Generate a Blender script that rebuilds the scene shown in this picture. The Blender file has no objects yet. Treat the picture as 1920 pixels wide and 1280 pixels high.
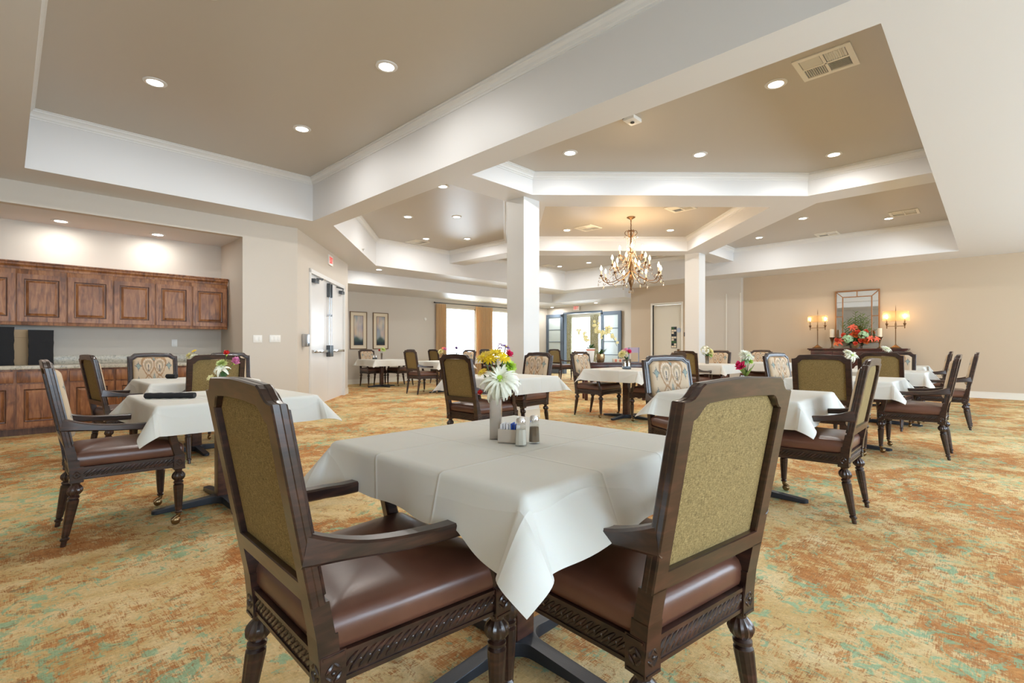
import bpy, bmesh, math, random
from math import sin, cos, pi, radians, sqrt, atan2, exp
from mathutils import Vector, Matrix
from mathutils.geometry import tessellate_polygon

SC = bpy.context.scene
COL = SC.collection
RND = random.Random(7)

# ------------------------------------------------------------------ camera
CAM_H = 1.10
cd = bpy.data.cameras.new('camera'); cam = bpy.data.objects.new('camera', cd); COL.objects.link(cam)
cam.location = (0, 0, CAM_H)
cam.rotation_euler = (radians(90), 0, radians(44.25 - 90))
cd.sensor_width = 36.0
cd.lens = 36.0 * 924 / 1920
cd.shift_y = 10 / 1920
cd.clip_start = 0.02; cd.clip_end = 200
SC.camera = cam
# ------------------------------------------------------------------ view / world
SC.view_settings.view_transform = 'Standard'
SC.view_settings.look = 'None'
SC.view_settings.gamma = 1.0
SC.view_settings.use_curve_mapping = False
SC.view_settings.exposure = -0.13
SC.cycles.use_denoising = True
SC.cycles.max_bounces = 9
SC.cycles.diffuse_bounces = 5
SC.cycles.glossy_bounces = 4
SC.cycles.transparent_max_bounces = 12
SC.cycles.caustics_reflective = False
SC.cycles.caustics_refractive = False
SC.cycles.sample_clamp_indirect = 4.0
W = bpy.data.worlds.new('daylight'); SC.world = W; W.use_nodes = True
WN = W.node_tree.nodes; WL = W.node_tree.links
bg = WN['Background']
geo = WN.new('ShaderNodeTexCoord'); sep = WN.new('ShaderNodeSeparateXYZ'); rmp = WN.new('ShaderNodeValToRGB')
WL.new(geo.outputs['Generated'], sep.inputs[0]); WL.new(sep.outputs['Z'], rmp.inputs[0]); WL.new(rmp.outputs[0], bg.inputs[0])
rmp.color_ramp.elements[0].position = 0.0; rmp.color_ramp.elements[0].color = (0.72, 0.84, 0.96, 1)
rmp.color_ramp.elements[1].position = 0.5; rmp.color_ramp.elements[1].color = (0.66, 0.82, 1.0, 1)
SKY = 17.0
DOWN_W, CHAND_W, LAMP_W = 17.5, 90.0, 5.0
bg.inputs[1].default_value = SKY

def portal(name, loc, rot, sx, sy):
    d = bpy.data.lights.new(name, 'AREA'); d.shape = 'RECTANGLE'; d.size = sx; d.size_y = sy
    d.cycles.is_portal = True
    o = bpy.data.objects.new(name, d); o.location = loc; o.rotation_euler = rot; COL.objects.link(o); return o

# ------------------------------------------------------------------ room numbers (metres)
SOFF = 3.05; TRAY = 3.70; RING = 3.375; LOWC = 2.74
UMIN, VMIN = -3.0, -4.0
U_R = 14.6; U_F = 16.0; V_CAB = 8.2; V_WIN = 13.5
CU, CV = 8.70, 5.19

# ------------------------------------------------------------------ mesh helper
class MB:
    def __init__(s): s.v = []; s.f = []; s.m = []; s.c = []
    def add(s, vs, fs, mi=0, M=None, col=None):
        b = len(s.v)
        for p in vs:
            p = Vector(p)
            if M is not None: p = M @ p
            s.v.append(p); s.c.append(col)
        for f in fs: s.f.append([b + i for i in f]); s.m.append(mi)
        return s
    def box(s, x0, x1, y0, y1, z0, z1, mi=0, M=None):
        vs = [(x0,y0,z0),(x1,y0,z0),(x1,y1,z0),(x0,y1,z0),(x0,y0,z1),(x1,y0,z1),(x1,y1,z1),(x0,y1,z1)]
        return s.add(vs, [(0,3,2,1),(4,5,6,7),(0,1,5,4),(1,2,6,5),(2,3,7,6),(3,0,4,7)], mi, M)
    def prism(s, poly, z0, z1, mi=0, M=None):
        n = len(poly)
        vs = [(x,y,z0) for x,y in poly] + [(x,y,z1) for x,y in poly]
        fs = [tuple(range(n-1,-1,-1)), tuple(range(n,2*n))] + [(i,(i+1)%n,(i+1)%n+n,i+n) for i in range(n)]
        return s.add(vs, fs, mi, M)
    def plate(s, poly, holes, z, mi=0):
        loops = [[Vector((x,y,z)) for x,y in poly]] + [[Vector((x,y,z)) for x,y in h] for h in holes]
        tris = tessellate_polygon(loops)
        flat = [p for l in loops for p in l]
        return s.add(flat, [tuple(t) for t in tris], mi)
    def loft(s, rings, closed=True, caps=True, mi=0, M=None, cyc=False):
        n = len(rings[0]); vs = [p for r in rings for p in r]; fs = []
        R = len(rings)
        for j in range(R if cyc else R-1):
            k = (j+1) % R
            for i in range(n if closed else n-1):
                a = (i+1) % n
                fs.append((j*n+i, j*n+a, k*n+a, k*n+i))
        if caps and closed and not cyc:
            fs.append(tuple(range(n-1,-1,-1))); fs.append(tuple((R-1)*n+i for i in range(n)))
        return s.add(vs, fs, mi, M)
    def lathe(s, prof, n=16, mi=0, M=None, flute=0, fl0=0, fl1=0):
        rings = []
        for r, z in prof:
            ring = []
            for i in range(n):
                a = 2*pi*i/n; rr = r
                if flute and fl0 <= z <= fl1: rr = r*(1 - 0.13*(i % 2))
                ring.append((rr*cos(a), rr*sin(a), z))
            rings.append(ring)
        return s.loft(rings, True, True, mi, M)
    def tube(s, path, r, n=8, mi=0, M=None, caps=True):
        P = [Vector(p) for p in path]; rings = []; up = None
        for i, p in enumerate(P):
            t = (P[min(i+1,len(P)-1)] - P[max(i-1,0)]).normalized()
            if up is None:
                up = Vector((0,0,1)) if abs(t.z) < .9 else Vector((1,0,0))
            x = up.cross(t)
            if x.length < 1e-6: x = Vector((1,0,0)).cross(t)
            x.normalize(); y = t.cross(x).normalized(); up = y
            rr = r[i] if isinstance(r, (list, tuple)) else r
            rings.append([p + x*rr*cos(2*pi*k/n) + y*rr*sin(2*pi*k/n) for k in range(n)])
        return s.loft(rings, True, caps, mi, M)
    def bar(s, path, w, h, side=(1,0,0), mi=0, M=None):
        """rectangular section w (along side) x h swept along path"""
        P = [Vector(p) for p in path]; rings = []; sd = Vector(side).normalized()
        for i, p in enumerate(P):
            t = (P[min(i+1,len(P)-1)] - P[max(i-1,0)]).normalized()
            x = (sd - t*sd.dot(t)).normalized(); y = t.cross(x)
            ww = (w[i] if isinstance(w,(list,tuple)) else w)/2; hh = (h[i] if isinstance(h,(list,tuple)) else h)/2
            c = min(ww,hh)*.3
            rings.append([p+x*a+y*b for a,b in ((-ww+c,-hh),(ww-c,-hh),(ww,-hh+c),(ww,hh-c),(ww-c,hh),(-ww+c,hh),(-ww,hh-c),(-ww,-hh+c))])
        return s.loft(rings, True, True, mi, M)
    def ball(s, c, rx, ry=None, rz=None, n=8, k=6, mi=0, M=None, rot=None):
        ry = ry or rx; rz = rz or rx; c = Vector(c); rings = []
        for j in range(k+1):
            th = -pi/2 + pi*j/k
            th = max(-pi/2+.05, min(pi/2-.05, th)); ring = []
            for i in range(n):
                p = Vector((rx*cos(th)*cos(2*pi*i/n), ry*cos(th)*sin(2*pi*i/n), rz*sin(th)))
                if rot is not None: p = rot @ p
                ring.append(c + p)
            rings.append(ring)
        return s.loft(rings, True, True, mi, M)
    def quad(s, a, b, c, d, mi=0): return s.add([a,b,c,d], [(0,1,2,3)], mi)
    def build(s, name, mats, parent=None, bevel=0, smooth=32, seg=2, fix=True):
        me = bpy.data.meshes.new(name)
        me.from_pydata([tuple(p) for p in s.v], [], s.f)
        if not isinstance(mats, (list, tuple)): mats = [mats]
        for m in mats: me.materials.append(m)
        for i, p in enumerate(me.polygons): p.material_index = s.m[i]
        bm = bmesh.new(); bm.from_mesh(me)
        if fix: bmesh.ops.recalc_face_normals(bm, faces=bm.faces)
        if bevel:
            es = [e for e in bm.edges if len(e.link_faces) == 2 and e.calc_face_angle(0) > radians(35)]
            bmesh.ops.bevel(bm, geom=es, offset=bevel, segments=seg, affect='EDGES', clamp_overlap=True, profile=.6)
        if smooth:
            for f in bm.faces: f.smooth = True
            for e in bm.edges: e.smooth = len(e.link_faces) == 2 and e.calc_face_angle(0) < radians(smooth)
        bm.to_mesh(me); bm.free()
        if any(c is not None for c in s.c) and not bevel:
            ca = me.color_attributes.new('paint', 'FLOAT_COLOR', 'POINT')
            for i, c in enumerate(s.c):
                ca.data[i].color = (*(c or (1,1,1)), 1)
        o = bpy.data.objects.new(name, me); COL.objects.link(o)
        if parent is not None: o.parent = parent
        return o

def T(x=0,y=0,z=0): return Matrix.Translation((x,y,z))
def RZ(a): return Matrix.Rotation(a,4,'Z')
def RX(a): return Matrix.Rotation(a,4,'X')
def RY(a): return Matrix.Rotation(a,4,'Y')

def tag(o, label=None, cat=None, group=None, kind=None):
    if label: o['label'] = label
    if cat: o['category'] = cat
    if group: o['group'] = group
    if kind: o['kind'] = kind
    return o
def thing(name, label, cat, loc=(0,0,0), rot=0, group=None):
    o = bpy.data.objects.new(name, None); COL.objects.link(o)
    o.empty_display_size = .1
    o.location = loc; o.rotation_euler = (0,0,rot)
    return tag(o, label, cat, group)
def struct(o): o['kind'] = 'structure'; return o
def dup(o, parent=None, loc=None, rot=None, label=None, group=None):
    c = o.copy(); COL.objects.link(c)
    if parent is not None: c.parent = parent
    for ch in list(o.children): dup(ch, c)
    if loc is not None: c.location = loc
    if rot is not None: c.rotation_euler = (0,0,rot)
    if label: c['label'] = label
    if group: c['group'] = group
    return c

# ------------------------------------------------------------------ materials
def new_mat(name):
    m = bpy.data.materials.new(name); m.use_nodes = True
    nt = m.node_tree; b = nt.nodes['Principled BSDF']
    return m, nt, b
def N(nt, t, **kw):
    n = nt.nodes.new(t)
    for k, v in kw.items(): setattr(n, k, v)
    return n
def srgb(r, g, b):
    f = lambda c: (c/255/12.92) if c/255 <= .04045 else ((c/255+.055)/1.055)**2.4
    return (f(r), f(g), f(b), 1)
def flat(name, col, rough=.5, metal=0, spec=.5, coat=0, bump=0, bscale=200, emit=None, es=0, alpha=None, var=0):
    m, nt, b = new_mat(name)
    b.inputs['Base Color'].default_value = col; b.inputs['Roughness'].default_value = rough
    b.inputs['Metallic'].default_value = metal; b.inputs['Specular IOR Level'].default_value = spec
    b.inputs['Coat Weight'].default_value = coat
    if coat: b.inputs['Coat Roughness'].default_value = .15
    if emit: b.inputs['Emission Color'].default_value = emit; b.inputs['Emission Strength'].default_value = es
    tc = None
    if bump or var:
        tc = N(nt, 'ShaderNodeTexCoord')
    if bump:
        no = N(nt, 'ShaderNodeTexNoise'); no.inputs['Scale'].default_value = bscale; no.inputs['Detail'].default_value = 4
        bp = N(nt, 'ShaderNodeBump'); bp.inputs['Strength'].default_value = bump; bp.inputs['Distance'].default_value = .002
        nt.links.new(tc.outputs['Object'], no.inputs['Vector']); nt.links.new(no.outputs['Fac'], bp.inputs['Height'])
        nt.links.new(bp.outputs[0], b.inputs['Normal'])
    if var:
        no = N(nt, 'ShaderNodeTexNoise'); no.inputs['Scale'].default_value = 6; no.inputs['Detail'].default_value = 6
        mx = N(nt, 'ShaderNodeMix', data_type='RGBA', blend_type='MULTIPLY')
        rp = N(nt, 'ShaderNodeMapRange'); rp.inputs[1].default_value = .3; rp.inputs[2].default_value = .7
        rp.inputs[3].default_value = 1-var; rp.inputs[4].default_value = 1+var*.4
        nt.links.new(tc.outputs['Object'], no.inputs['Vector']); nt.links.new(no.outputs['Fac'], rp.inputs[0])
        mx.inputs[0].default_value = 1; mx.inputs['A'].default_value = col
        nt.links.new(rp.outputs[0], mx.inputs['B']); nt.links.new(mx.outputs['Result'], b.inputs['Base Color'])
    return m
def ramp(nt, stops):
    r = N(nt, 'ShaderNodeValToRGB'); e = r.color_ramp.elements
    while len(e) < len(stops): e.new(.5)
    for i, (p, c) in enumerate(stops):
        e[i].position = p; e[i].color = c if len(c) == 4 else (*c, 1)
    return r
def painted(name, rough=.6, bump=0, sheen=0, wscale=900):
    m, nt, b = new_mat(name)
    a = N(nt, 'ShaderNodeVertexColor', layer_name='paint'); b.inputs['Roughness'].default_value = rough
    nt.links.new(a.outputs['Color'], b.inputs['Base Color'])
    b.inputs['Specular IOR Level'].default_value = .3
    return m
def wood(name, dark, mid, light, scale=(1,1,12), rough=.32, knots=False, coat=.3, contrast=1):
    m, nt, b = new_mat(name); L = nt.links.new
    tc = N(nt,'ShaderNodeTexCoord'); mp = N(nt,'ShaderNodeMapping'); mp.inputs['Scale'].default_value = scale
    oi = N(nt,'ShaderNodeObjectInfo')
    ad = N(nt,'ShaderNodeVectorMath', operation='ADD'); L(tc.outputs['Object'], ad.inputs[0])
    if knots:
        sc = N(nt,'ShaderNodeVectorMath', operation='SCALE'); L(oi.outputs['Location'], sc.inputs[0]); sc.inputs['Scale'].default_value = 1.7
        L(sc.outputs[0], ad.inputs[1])
    L(ad.outputs[0], mp.inputs['Vector'])
    n1 = N(nt,'ShaderNodeTexNoise'); n1.inputs['Scale'].default_value = 3.2; n1.inputs['Detail'].default_value = 8; n1.inputs['Distortion'].default_value = .8
    L(mp.outputs[0], n1.inputs['Vector'])
    rp = ramp(nt, [(.28,dark),(.5,mid),(.74,light)]); L(n1.outputs['Fac'], rp.inputs[0])
    out = rp.outputs[0]
    if knots:
        n2 = N(nt,'ShaderNodeTexNoise'); n2.inputs['Scale'].default_value = 2.6; n2.inputs['Detail'].default_value = 3; n2.inputs['Distortion'].default_value = 1.2
        L(ad.outputs[0], n2.inputs['Vector'])
        r2 = ramp(nt, [(.52,(1,1,1)),(.64,(.60,.54,.50)),(.74,(.40,.34,.31))]); L(n2.outputs['Fac'], r2.inputs[0])
        mx = N(nt,'ShaderNodeMix', data_type='RGBA', blend_type='MULTIPLY'); mx.inputs[0].default_value = .85
        L(out, mx.inputs['A']); L(r2.outputs[0], mx.inputs['B']); out = mx.outputs['Result']
    L(out, b.inputs['Base Color']); b.inputs['Roughness'].default_value = rough
    b.inputs['Coat Weight'].default_value = coat; b.inputs['Coat Roughness'].default_value = .2
    return m

M = {}
M['ceil'] = flat('white_ceiling_paint', srgb(221,221,221), .48, spec=.45)
M['ceil_edge'] = flat('white_trim_paint', srgb(226,226,224), .45)
M['taupe'] = flat('taupe_ceiling_paint', srgb(190,183,171), .38, spec=.5)
M['wall'] = flat('greige_wall_paint', srgb(208,200,188), .6, bump=.05, bscale=120)
M['wall_tan'] = flat('tan_wall_paint', srgb(196,178,154), .6, bump=.05, bscale=120)
M['trim'] = flat('trim_paint', srgb(232,228,216), .4)
M['door_white'] = flat('door_white', srgb(230,231,232), .28)
M['door_tan'] = flat('door_cream', srgb(222,216,200), .4)
M['frame_blue'] = flat('slate_blue_door_paint', srgb(92,106,122), .35)
M['smoked_metal'] = flat('smoked_mirror_metal', (.50,.46,.43,1), .22, .9)
M['steel'] = flat('brushed_steel', (.55,.57,.6,1), .28, 1)
M['dark_steel'] = flat('dark_steel', (.10,.11,.12,1), .35, .8)
M['iron'] = flat('black_iron', (.035,.04,.05,1), .35, .4, bump=.2, bscale=300)
M['bronze'] = flat('bronze', (.20,.115,.055,1), .35, .9)
M['brass'] = flat('antique_brass', (.30,.20,.10,1), .28, 1)
M['gold_pot'] = flat('bronze_glaze', (.42,.30,.16,1), .25, .8)
M['chrome'] = flat('chrome', (.82,.82,.82,1), .12, 1)
M['copper'] = flat('copper_frame', (.36,.17,.07,1), .4, .5)
M['chair_wood'] = wood('espresso_wood', srgb(26,14,11), srgb(46,27,21), srgb(74,44,34), (3,3,14), .3, coat=.45)
M['table_wood'] = wood('walnut_column', srgb(46,26,19), srgb(70,42,32), srgb(92,58,44), (3,3,10), .4)
M['side_wood'] = wood('mahogany', srgb(38,16,14), srgb(66,28,22), srgb(92,42,30), (2,8,2), .3)
M['alder'] = wood('knotty_alder', srgb(104,62,34), srgb(156,100,58), srgb(184,128,80), (9,9,1.4), .42, knots=True, coat=.12)
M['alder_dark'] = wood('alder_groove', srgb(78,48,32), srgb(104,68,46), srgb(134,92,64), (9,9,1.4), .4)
M['black_cloth'] = flat('black_cloth', (.012,.012,.014,1), .8, bump=.4, bscale=90)
M['cardboard'] = flat('tan_board', srgb(186,160,126), .8)
M['plastic'] = flat('white_plastic', srgb(238,236,230), .3)
M['red'] = flat('exit_red', srgb(235,70,66), .4, emit=srgb(255,60,60), es=.5)
M['lens'] = flat('lamp_lens', (1,1,1,1), .4, emit=(1,.97,.92,1), es=14)
M['bulb'] = flat('candle_bulb_glow', (1,.9,.7,1), .4, emit=(1,.72,.40,1), es=26)
M['sleeve'] = flat('candle_sleeve', (.85,.70,.48,1), .5, emit=(1,.6,.3,1), es=.25)
M['candle'] = flat('ivory_wax', srgb(232,218,190), .5)
M['salt'] = flat('salt', srgb(228,222,210), .8)
M['pepper'] = flat('pepper', srgb(120,98,72), .9, var=.5)
M['stem'] = flat('stem_green', srgb(70,100,40), .5)
M['leaf'] = flat('leaf_green', srgb(52,92,46), .45)
M['leaf2'] = flat('leaf_light_green', srgb(118,140,62), .5)
def petal(name, r, g, b):
    m, nt, bb = new_mat(name); bb.inputs['Base Color'].default_value = srgb(r,g,b); bb.inputs['Roughness'].default_value = .55
    bb.inputs['Subsurface Weight'].default_value = .15; bb.inputs['Subsurface Radius'].default_value = (.01,.01,.01)
    return m
for nm, c in dict(p_white=(240,240,222), p_yellow=(238,205,30), p_green=(176,208,70), p_lime=(205,220,140), p_pink=(228,150,190), p_magenta=(222,40,105),
                  p_red=(214,44,38), p_purple=(140,100,165), p_coral=(232,100,72), p_cream=(236,228,170), p_orange=(226,120,60), p_mint=(170,205,160)).items():
    M[nm] = petal(nm, *c)

def glass(name, col=(.9,.95,.95,1), op=.12, rough=.03):
    m, nt, b = new_mat(name); L = nt.links.new
    tr = N(nt,'ShaderNodeBsdfTransparent'); tr.inputs[0].default_value = col
    gl = N(nt,'ShaderNodeBsdfGlossy'); gl.inputs['Roughness'].default_value = rough
    fr = N(nt,'ShaderNodeLayerWeight'); fr.inputs[0].default_value = .5
    pw = N(nt,'ShaderNodeMath', operation='POWER'); pw.inputs[1].default_value = 5; L(fr.outputs['Facing'], pw.inputs[0])
    ad = N(nt,'ShaderNodeMath', operation='MULTIPLY_ADD'); ad.inputs[1].default_value = .8; ad.inputs[2].default_value = op+.03; L(pw.outputs[0], ad.inputs[0])
    mx = N(nt,'ShaderNodeMixShader'); L(ad.outputs[0], mx.inputs[0]); L(tr.outputs[0], mx.inputs[1]); L(gl.outputs[0], mx.inputs[2])
    L(mx.outputs[0], nt.nodes['Material Output'].inputs['Surface'])
    return m
M['pane'] = glass('window_glass', (.97,.99,1,1), .02)
M['glass'] = glass('clear_glass', (.93,.95,.94,1), .10)
M['crystal'] = glass('crystal', (.97,.95,.92,1), .35, .02)
M['vase_glass'] = glass('smoky_vase_glass', (.55,.50,.45,1), .25, .12)
M['mirror'] = flat('mirror_glass', (.86,.88,.87,1), .02, 1)
m, nt, b = new_mat('sheer_shade'); M['shade'] = m
tl = N(nt,'ShaderNodeBsdfTranslucent'); tl.inputs[0].default_value = (.95,.80,.58,1)
tr = N(nt,'ShaderNodeBsdfTransparent'); tr.inputs[0].default_value = (1,.92,.78,1)
mx = N(nt,'ShaderNodeMixShader'); mx.inputs[0].default_value = .78
nt.links.new(tl.outputs[0], mx.inputs[1]); nt.links.new(tr.outputs[0], mx.inputs[2]); nt.links.new(mx.outputs[0], nt.nodes['Material Output'].inputs['Surface'])

# carpet -------------------------------------------------------------
m, nt, b = new_mat('floral_carpet'); M['carpet'] = m; L = nt.links.new
tc = N(nt,'ShaderNodeTexCoord')
def noise(scale, detail=6, rough=.6, dist=0, stretch=None, off=0, rotz=0):
    mp = N(nt,'ShaderNodeMapping'); L(tc.outputs['Object'], mp.inputs['Vector'])
    if stretch: mp.inputs['Scale'].default_value = stretch
    mp.inputs['Location'].default_value = (off, off*.7, 0); mp.inputs['Rotation'].default_value = (0,0,rotz)
    n = N(nt,'ShaderNodeTexNoise'); n.inputs['Scale'].default_value = scale; n.inputs['Detail'].default_value = detail
    n.inputs['Roughness'].default_value = rough; n.inputs['Distortion'].default_value = dist
    L(mp.outputs[0], n.inputs['Vector']); return n.outputs['Fac']
def math_(op, a, b2, c=None):
    n = N(nt,'ShaderNodeMath', operation=op)
    for i, x in enumerate((a, b2, c)):
        if x is None: continue
        if isinstance(x, (int, float)): n.inputs[i].default_value = x
        else: L(x, n.inputs[i])
    return n.outputs[0]
def mixc(fac, a, b2, mode='MIX'):
    n = N(nt,'ShaderNodeMix', data_type='RGBA', blend_type=mode)
    for k, x in (('A',a),('B',b2)):
        if isinstance(x, tuple): n.inputs[k].default_value = x
        else: L(x, n.inputs[k])
    if isinstance(fac,(int,float)): n.inputs[0].default_value = fac
    else: L(fac, n.inputs[0])
    return n.outputs['Result']
hat = math_('ADD', noise(16, 3, .6, .15, (1,13,1)), noise(16, 3, .6, .15, (13,1,1), 3))
hat = math_('SUBTRACT', math_('MULTIPLY', hat, .5), .5)
big = noise(1.15, 4, .6, 1.2)
med = noise(5.5, 7, .72, .9, None, 5)
fin = noise(17, 6, .75, .6, None, 15)
brk = math_('ADD', math_('MULTIPLY', math_('SUBTRACT', med, .5), .62), math_('MULTIPLY', math_('SUBTRACT', fin, .5), .75))
brk = math_('ADD', brk, math_('MULTIPLY', hat, .9))
teal = noise(12, 6, .72, 1.0, None, 11)
tealb = noise(1.3, 2, .5, 0, None, 21)
speck = noise(70, 3, .6, 0, None, 2)
base = ramp(nt, [(.30,srgb(198,164,108)),(.45,srgb(214,184,130)),(.6,srgb(226,201,152)),(.8,srgb(232,213,172))])
L(math_('ADD', noise(3.2, 5, .65, .5, None, 41), math_('MULTIPLY', hat, .5)), base.inputs[0])
mk = ramp(nt, [(.500,(0,0,0)),(.545,(.80,.80,.80)),(.64,(1,1,1))])
L(math_('ADD', big, brk), mk.inputs[0])
brn = ramp(nt, [(.35,srgb(146,84,42)),(.5,srgb(180,114,62)),(.65,srgb(204,146,88))]); L(fin, brn.inputs[0])
c1 = mixc(math_('MULTIPLY', mk.outputs[0], .90), base.outputs[0], brn.outputs[0])
mt = ramp(nt, [(.565,(0,0,0)),(.60,(1,1,1))]); L(math_('ADD', math_('ADD', teal, math_('MULTIPLY', hat, .35)), math_('MULTIPLY', math_('SUBTRACT', tealb, .5), .40)), mt.inputs[0])
c2 = mixc(math_('MULTIPLY', mt.outputs[0], .68), c1, srgb(132,186,152))
mr = ramp(nt, [(.575,(0,0,0)),(.61,(1,1,1))]); L(math_('ADD', noise(10, 6, .78, 1.0, None, 31), math_('MULTIPLY', hat, .5)), mr.inputs[0])
c3 = mixc(math_('MULTIPLY', mr.outputs[0], .6), c2, srgb(156,88,42))
sp = N(nt,'ShaderNodeMapRange'); L(speck, sp.inputs[0]); sp.inputs[1].default_value=.3; sp.inputs[2].default_value=.7; sp.inputs[3].default_value=.84; sp.inputs[4].default_value=1.1
c4 = mixc(1.0, c3, sp.outputs[0], 'MULTIPLY')
L(c4, b.inputs['Base Color']); b.inputs['Roughness'].default_value = .95; b.inputs['Specular IOR Level'].default_value = .1
bp = N(nt,'ShaderNodeBump'); bp.inputs['Strength'].default_value = .5; bp.inputs['Distance'].default_value = .004
L(noise(260, 2), bp.inputs['Height']); L(bp.outputs[0], b.inputs['Normal'])

# leather ------------------------------------------------------------
m, nt, b = new_mat('brown_leather'); M['leather'] = m; L = nt.links.new; tc = N(nt,'ShaderNodeTexCoord')
rp = ramp(nt, [(.3,srgb(84,52,40)),(.7,srgb(112,74,58))]); L(noise(3,4), rp.inputs[0]); L(rp.outputs[0], b.inputs['Base Color'])
b.inputs['Roughness'].default_value = .30; b.inputs['Specular IOR Level'].default_value = .6
bp = N(nt,'ShaderNodeBump'); bp.inputs['Strength'].default_value = .12; bp.inputs['Distance'].default_value = .001
L(noise(320,3), bp.inputs['Height']); L(bp.outputs[0], b.inputs['Normal'])
# woven olive back ---------------------------------------------------
m, nt, b = new_mat('olive_woven_fabric'); M['weave'] = m; L = nt.links.new; tc = N(nt,'ShaderNodeTexCoord')
w1 = noise(110, 3, .6, 0, (5,1,1)); w2 = noise(110, 3, .6, 0, (1,1,5), 4)
ww = math_('MULTIPLY', math_('ADD', w1, w2), .5)
sx = N(nt,'ShaderNodeSeparateXYZ'); L(tc.outputs['Object'], sx.inputs[0])
lat = math_('MULTIPLY', math_('SINE', math_('MULTIPLY', sx.outputs[0], 1150), None), math_('SINE', math_('MULTIPLY', sx.outputs[2], 900), None))
ww = math_('ADD', math_('MULTIPLY_ADD', ww, .8, .1), math_('MULTIPLY', lat, .055))
rp = ramp(nt, [(.36,srgb(88,72,42)),(.5,srgb(132,112,70)),(.64,srgb(172,150,100))]); L(ww, rp.inputs[0]); L(rp.outputs[0], b.inputs['Base Color'])
b.inputs['Roughness'].default_value = .8; b.inputs['Specular IOR Level'].default_value = .25
bp = N(nt,'ShaderNodeBump'); bp.inputs['Strength'].default_value = .8; bp.inputs['Distance'].default_value = .002
L(ww, bp.inputs['Height']); L(bp.outputs[0], b.inputs['Normal'])
# linen --------------------------------------------------------------
m, nt, b = new_mat('white_linen'); M['linen'] = m; L = nt.links.new; tc = N(nt,'ShaderNodeTexCoord')
b.inputs['Base Color'].default_value = srgb(218,215,208); b.inputs['Roughness'].default_value = .85; b.inputs['Specular IOR Level'].default_value = .2
b.inputs['Subsurface Weight'].default_value = .05
sx = N(nt,'ShaderNodeSeparateXYZ'); L(tc.outputs['Object'], sx.inputs[0])
def crease(o, per):
    a = math_('ABSOLUTE', math_('SUBTRACT', math_('FRACT', math_('DIVIDE', math_('ADD', o, .165+per*8), per), None), .5), None)
    return math_('POWER', math_('MAXIMUM', math_('SUBTRACT', 1, math_('MULTIPLY', math_('ABSOLUTE', math_('SUBTRACT', a, .5), None), 26)), 0), 2)
h = math_('ADD', crease(sx.outputs[0], .33), crease(sx.outputs[1], .33))
h = math_('ADD', h, math_('MULTIPLY', noise(3.5, 2), 2.0)); 
bp = N(nt,'ShaderNodeBump'); bp.inputs['Strength'].default_value = .55; bp.inputs['Distance'].default_value = .004
L(h, bp.inputs['Height'])
bp2 = N(nt,'ShaderNodeBump'); bp2.inputs['Strength'].default_value = .15; bp2.inputs['Distance'].default_value = .001
L(noise(700,1), bp2.inputs['Height']); L(bp.outputs[0], bp2.inputs['Normal']); L(bp2.outputs[0], b.inputs['Normal'])
# granite ------------------------------------------------------------
m, nt, b = new_mat('speckled_granite'); M['granite'] = m; L = nt.links.new; tc = N(nt,'ShaderNodeTexCoord')
rp = ramp(nt, [(.3,srgb(120,118,108)),(.45,srgb(196,190,172)),(.6,srgb(222,214,196)),(.75,srgb(168,150,122))]); L(noise(28,6,.75,.5), rp.inputs[0]); L(rp.outputs[0], b.inputs['Base Color'])
b.inputs['Roughness'].default_value = .25
# curtain ------------------------------------------------------------
m, nt, b = new_mat('gold_curtain'); M['curtain'] = m
b.inputs['Base Color'].default_value = srgb(222,188,140); b.inputs['Roughness'].default_value = .6; b.inputs['Sheen Weight'].default_value = .3
tl = N(nt,'ShaderNodeBsdfTranslucent'); tl.inputs[0].default_value = srgb(226,186,126); mx = N(nt,'ShaderNodeMixShader'); mx.inputs[0].default_value = .35
nt.links.new(b.outputs[0], mx.inputs[1]); nt.links.new(tl.outputs[0], mx.inputs[2]); nt.links.new(mx.outputs[0], nt.nodes['Material Output'].inputs['Surface'])
m, nt, b = new_mat('patterned_curtain'); M['curtain2'] = m; L = nt.links.new; tc = N(nt,'ShaderNodeTexCoord')
rp = ramp(nt, [(.42,srgb(176,170,144)),(.5,srgb(146,138,98)),(.58,srgb(192,188,168))]); L(noise(7,4,.6,2), rp.inputs[0]); L(rp.outputs[0], b.inputs['Base Color'])
M['ikat'] = painted('ikat_fabric', .8)
M['print'] = painted('landscape_print', .25)
M['mat_board'] = flat('mat_board', srgb(226,212,186), .7)
M['frame_gold'] = flat('antique_gold_frame', srgb(120,94,66), .4, .2)
M['packet'] = flat('sugar_packet', srgb(236,236,240), .6)
M['packet_blue'] = flat('blue_packet', srgb(40,84,180), .6)
M['lavender'] = flat('lavender_card', srgb(168,152,172), .5)
M['terracotta'] = flat('orange_band', srgb(214,120,92), .6)
M['black_plate'] = flat('black_plastic', (.02,.02,.02,1), .3)
# ================================================================== STRUCTURE
def sbuild(mb, name, mat, parent=None, **k):
    o = mb.build(name, mat, parent, **k)
    if parent is None: o['kind'] = 'structure'
    return o
mb = MB(); mb.box(UMIN-.3, 20.4, VMIN-.3, 16.3, -.1, 0); sbuild(mb, 'floor', M['carpet'], smooth=0)

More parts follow.
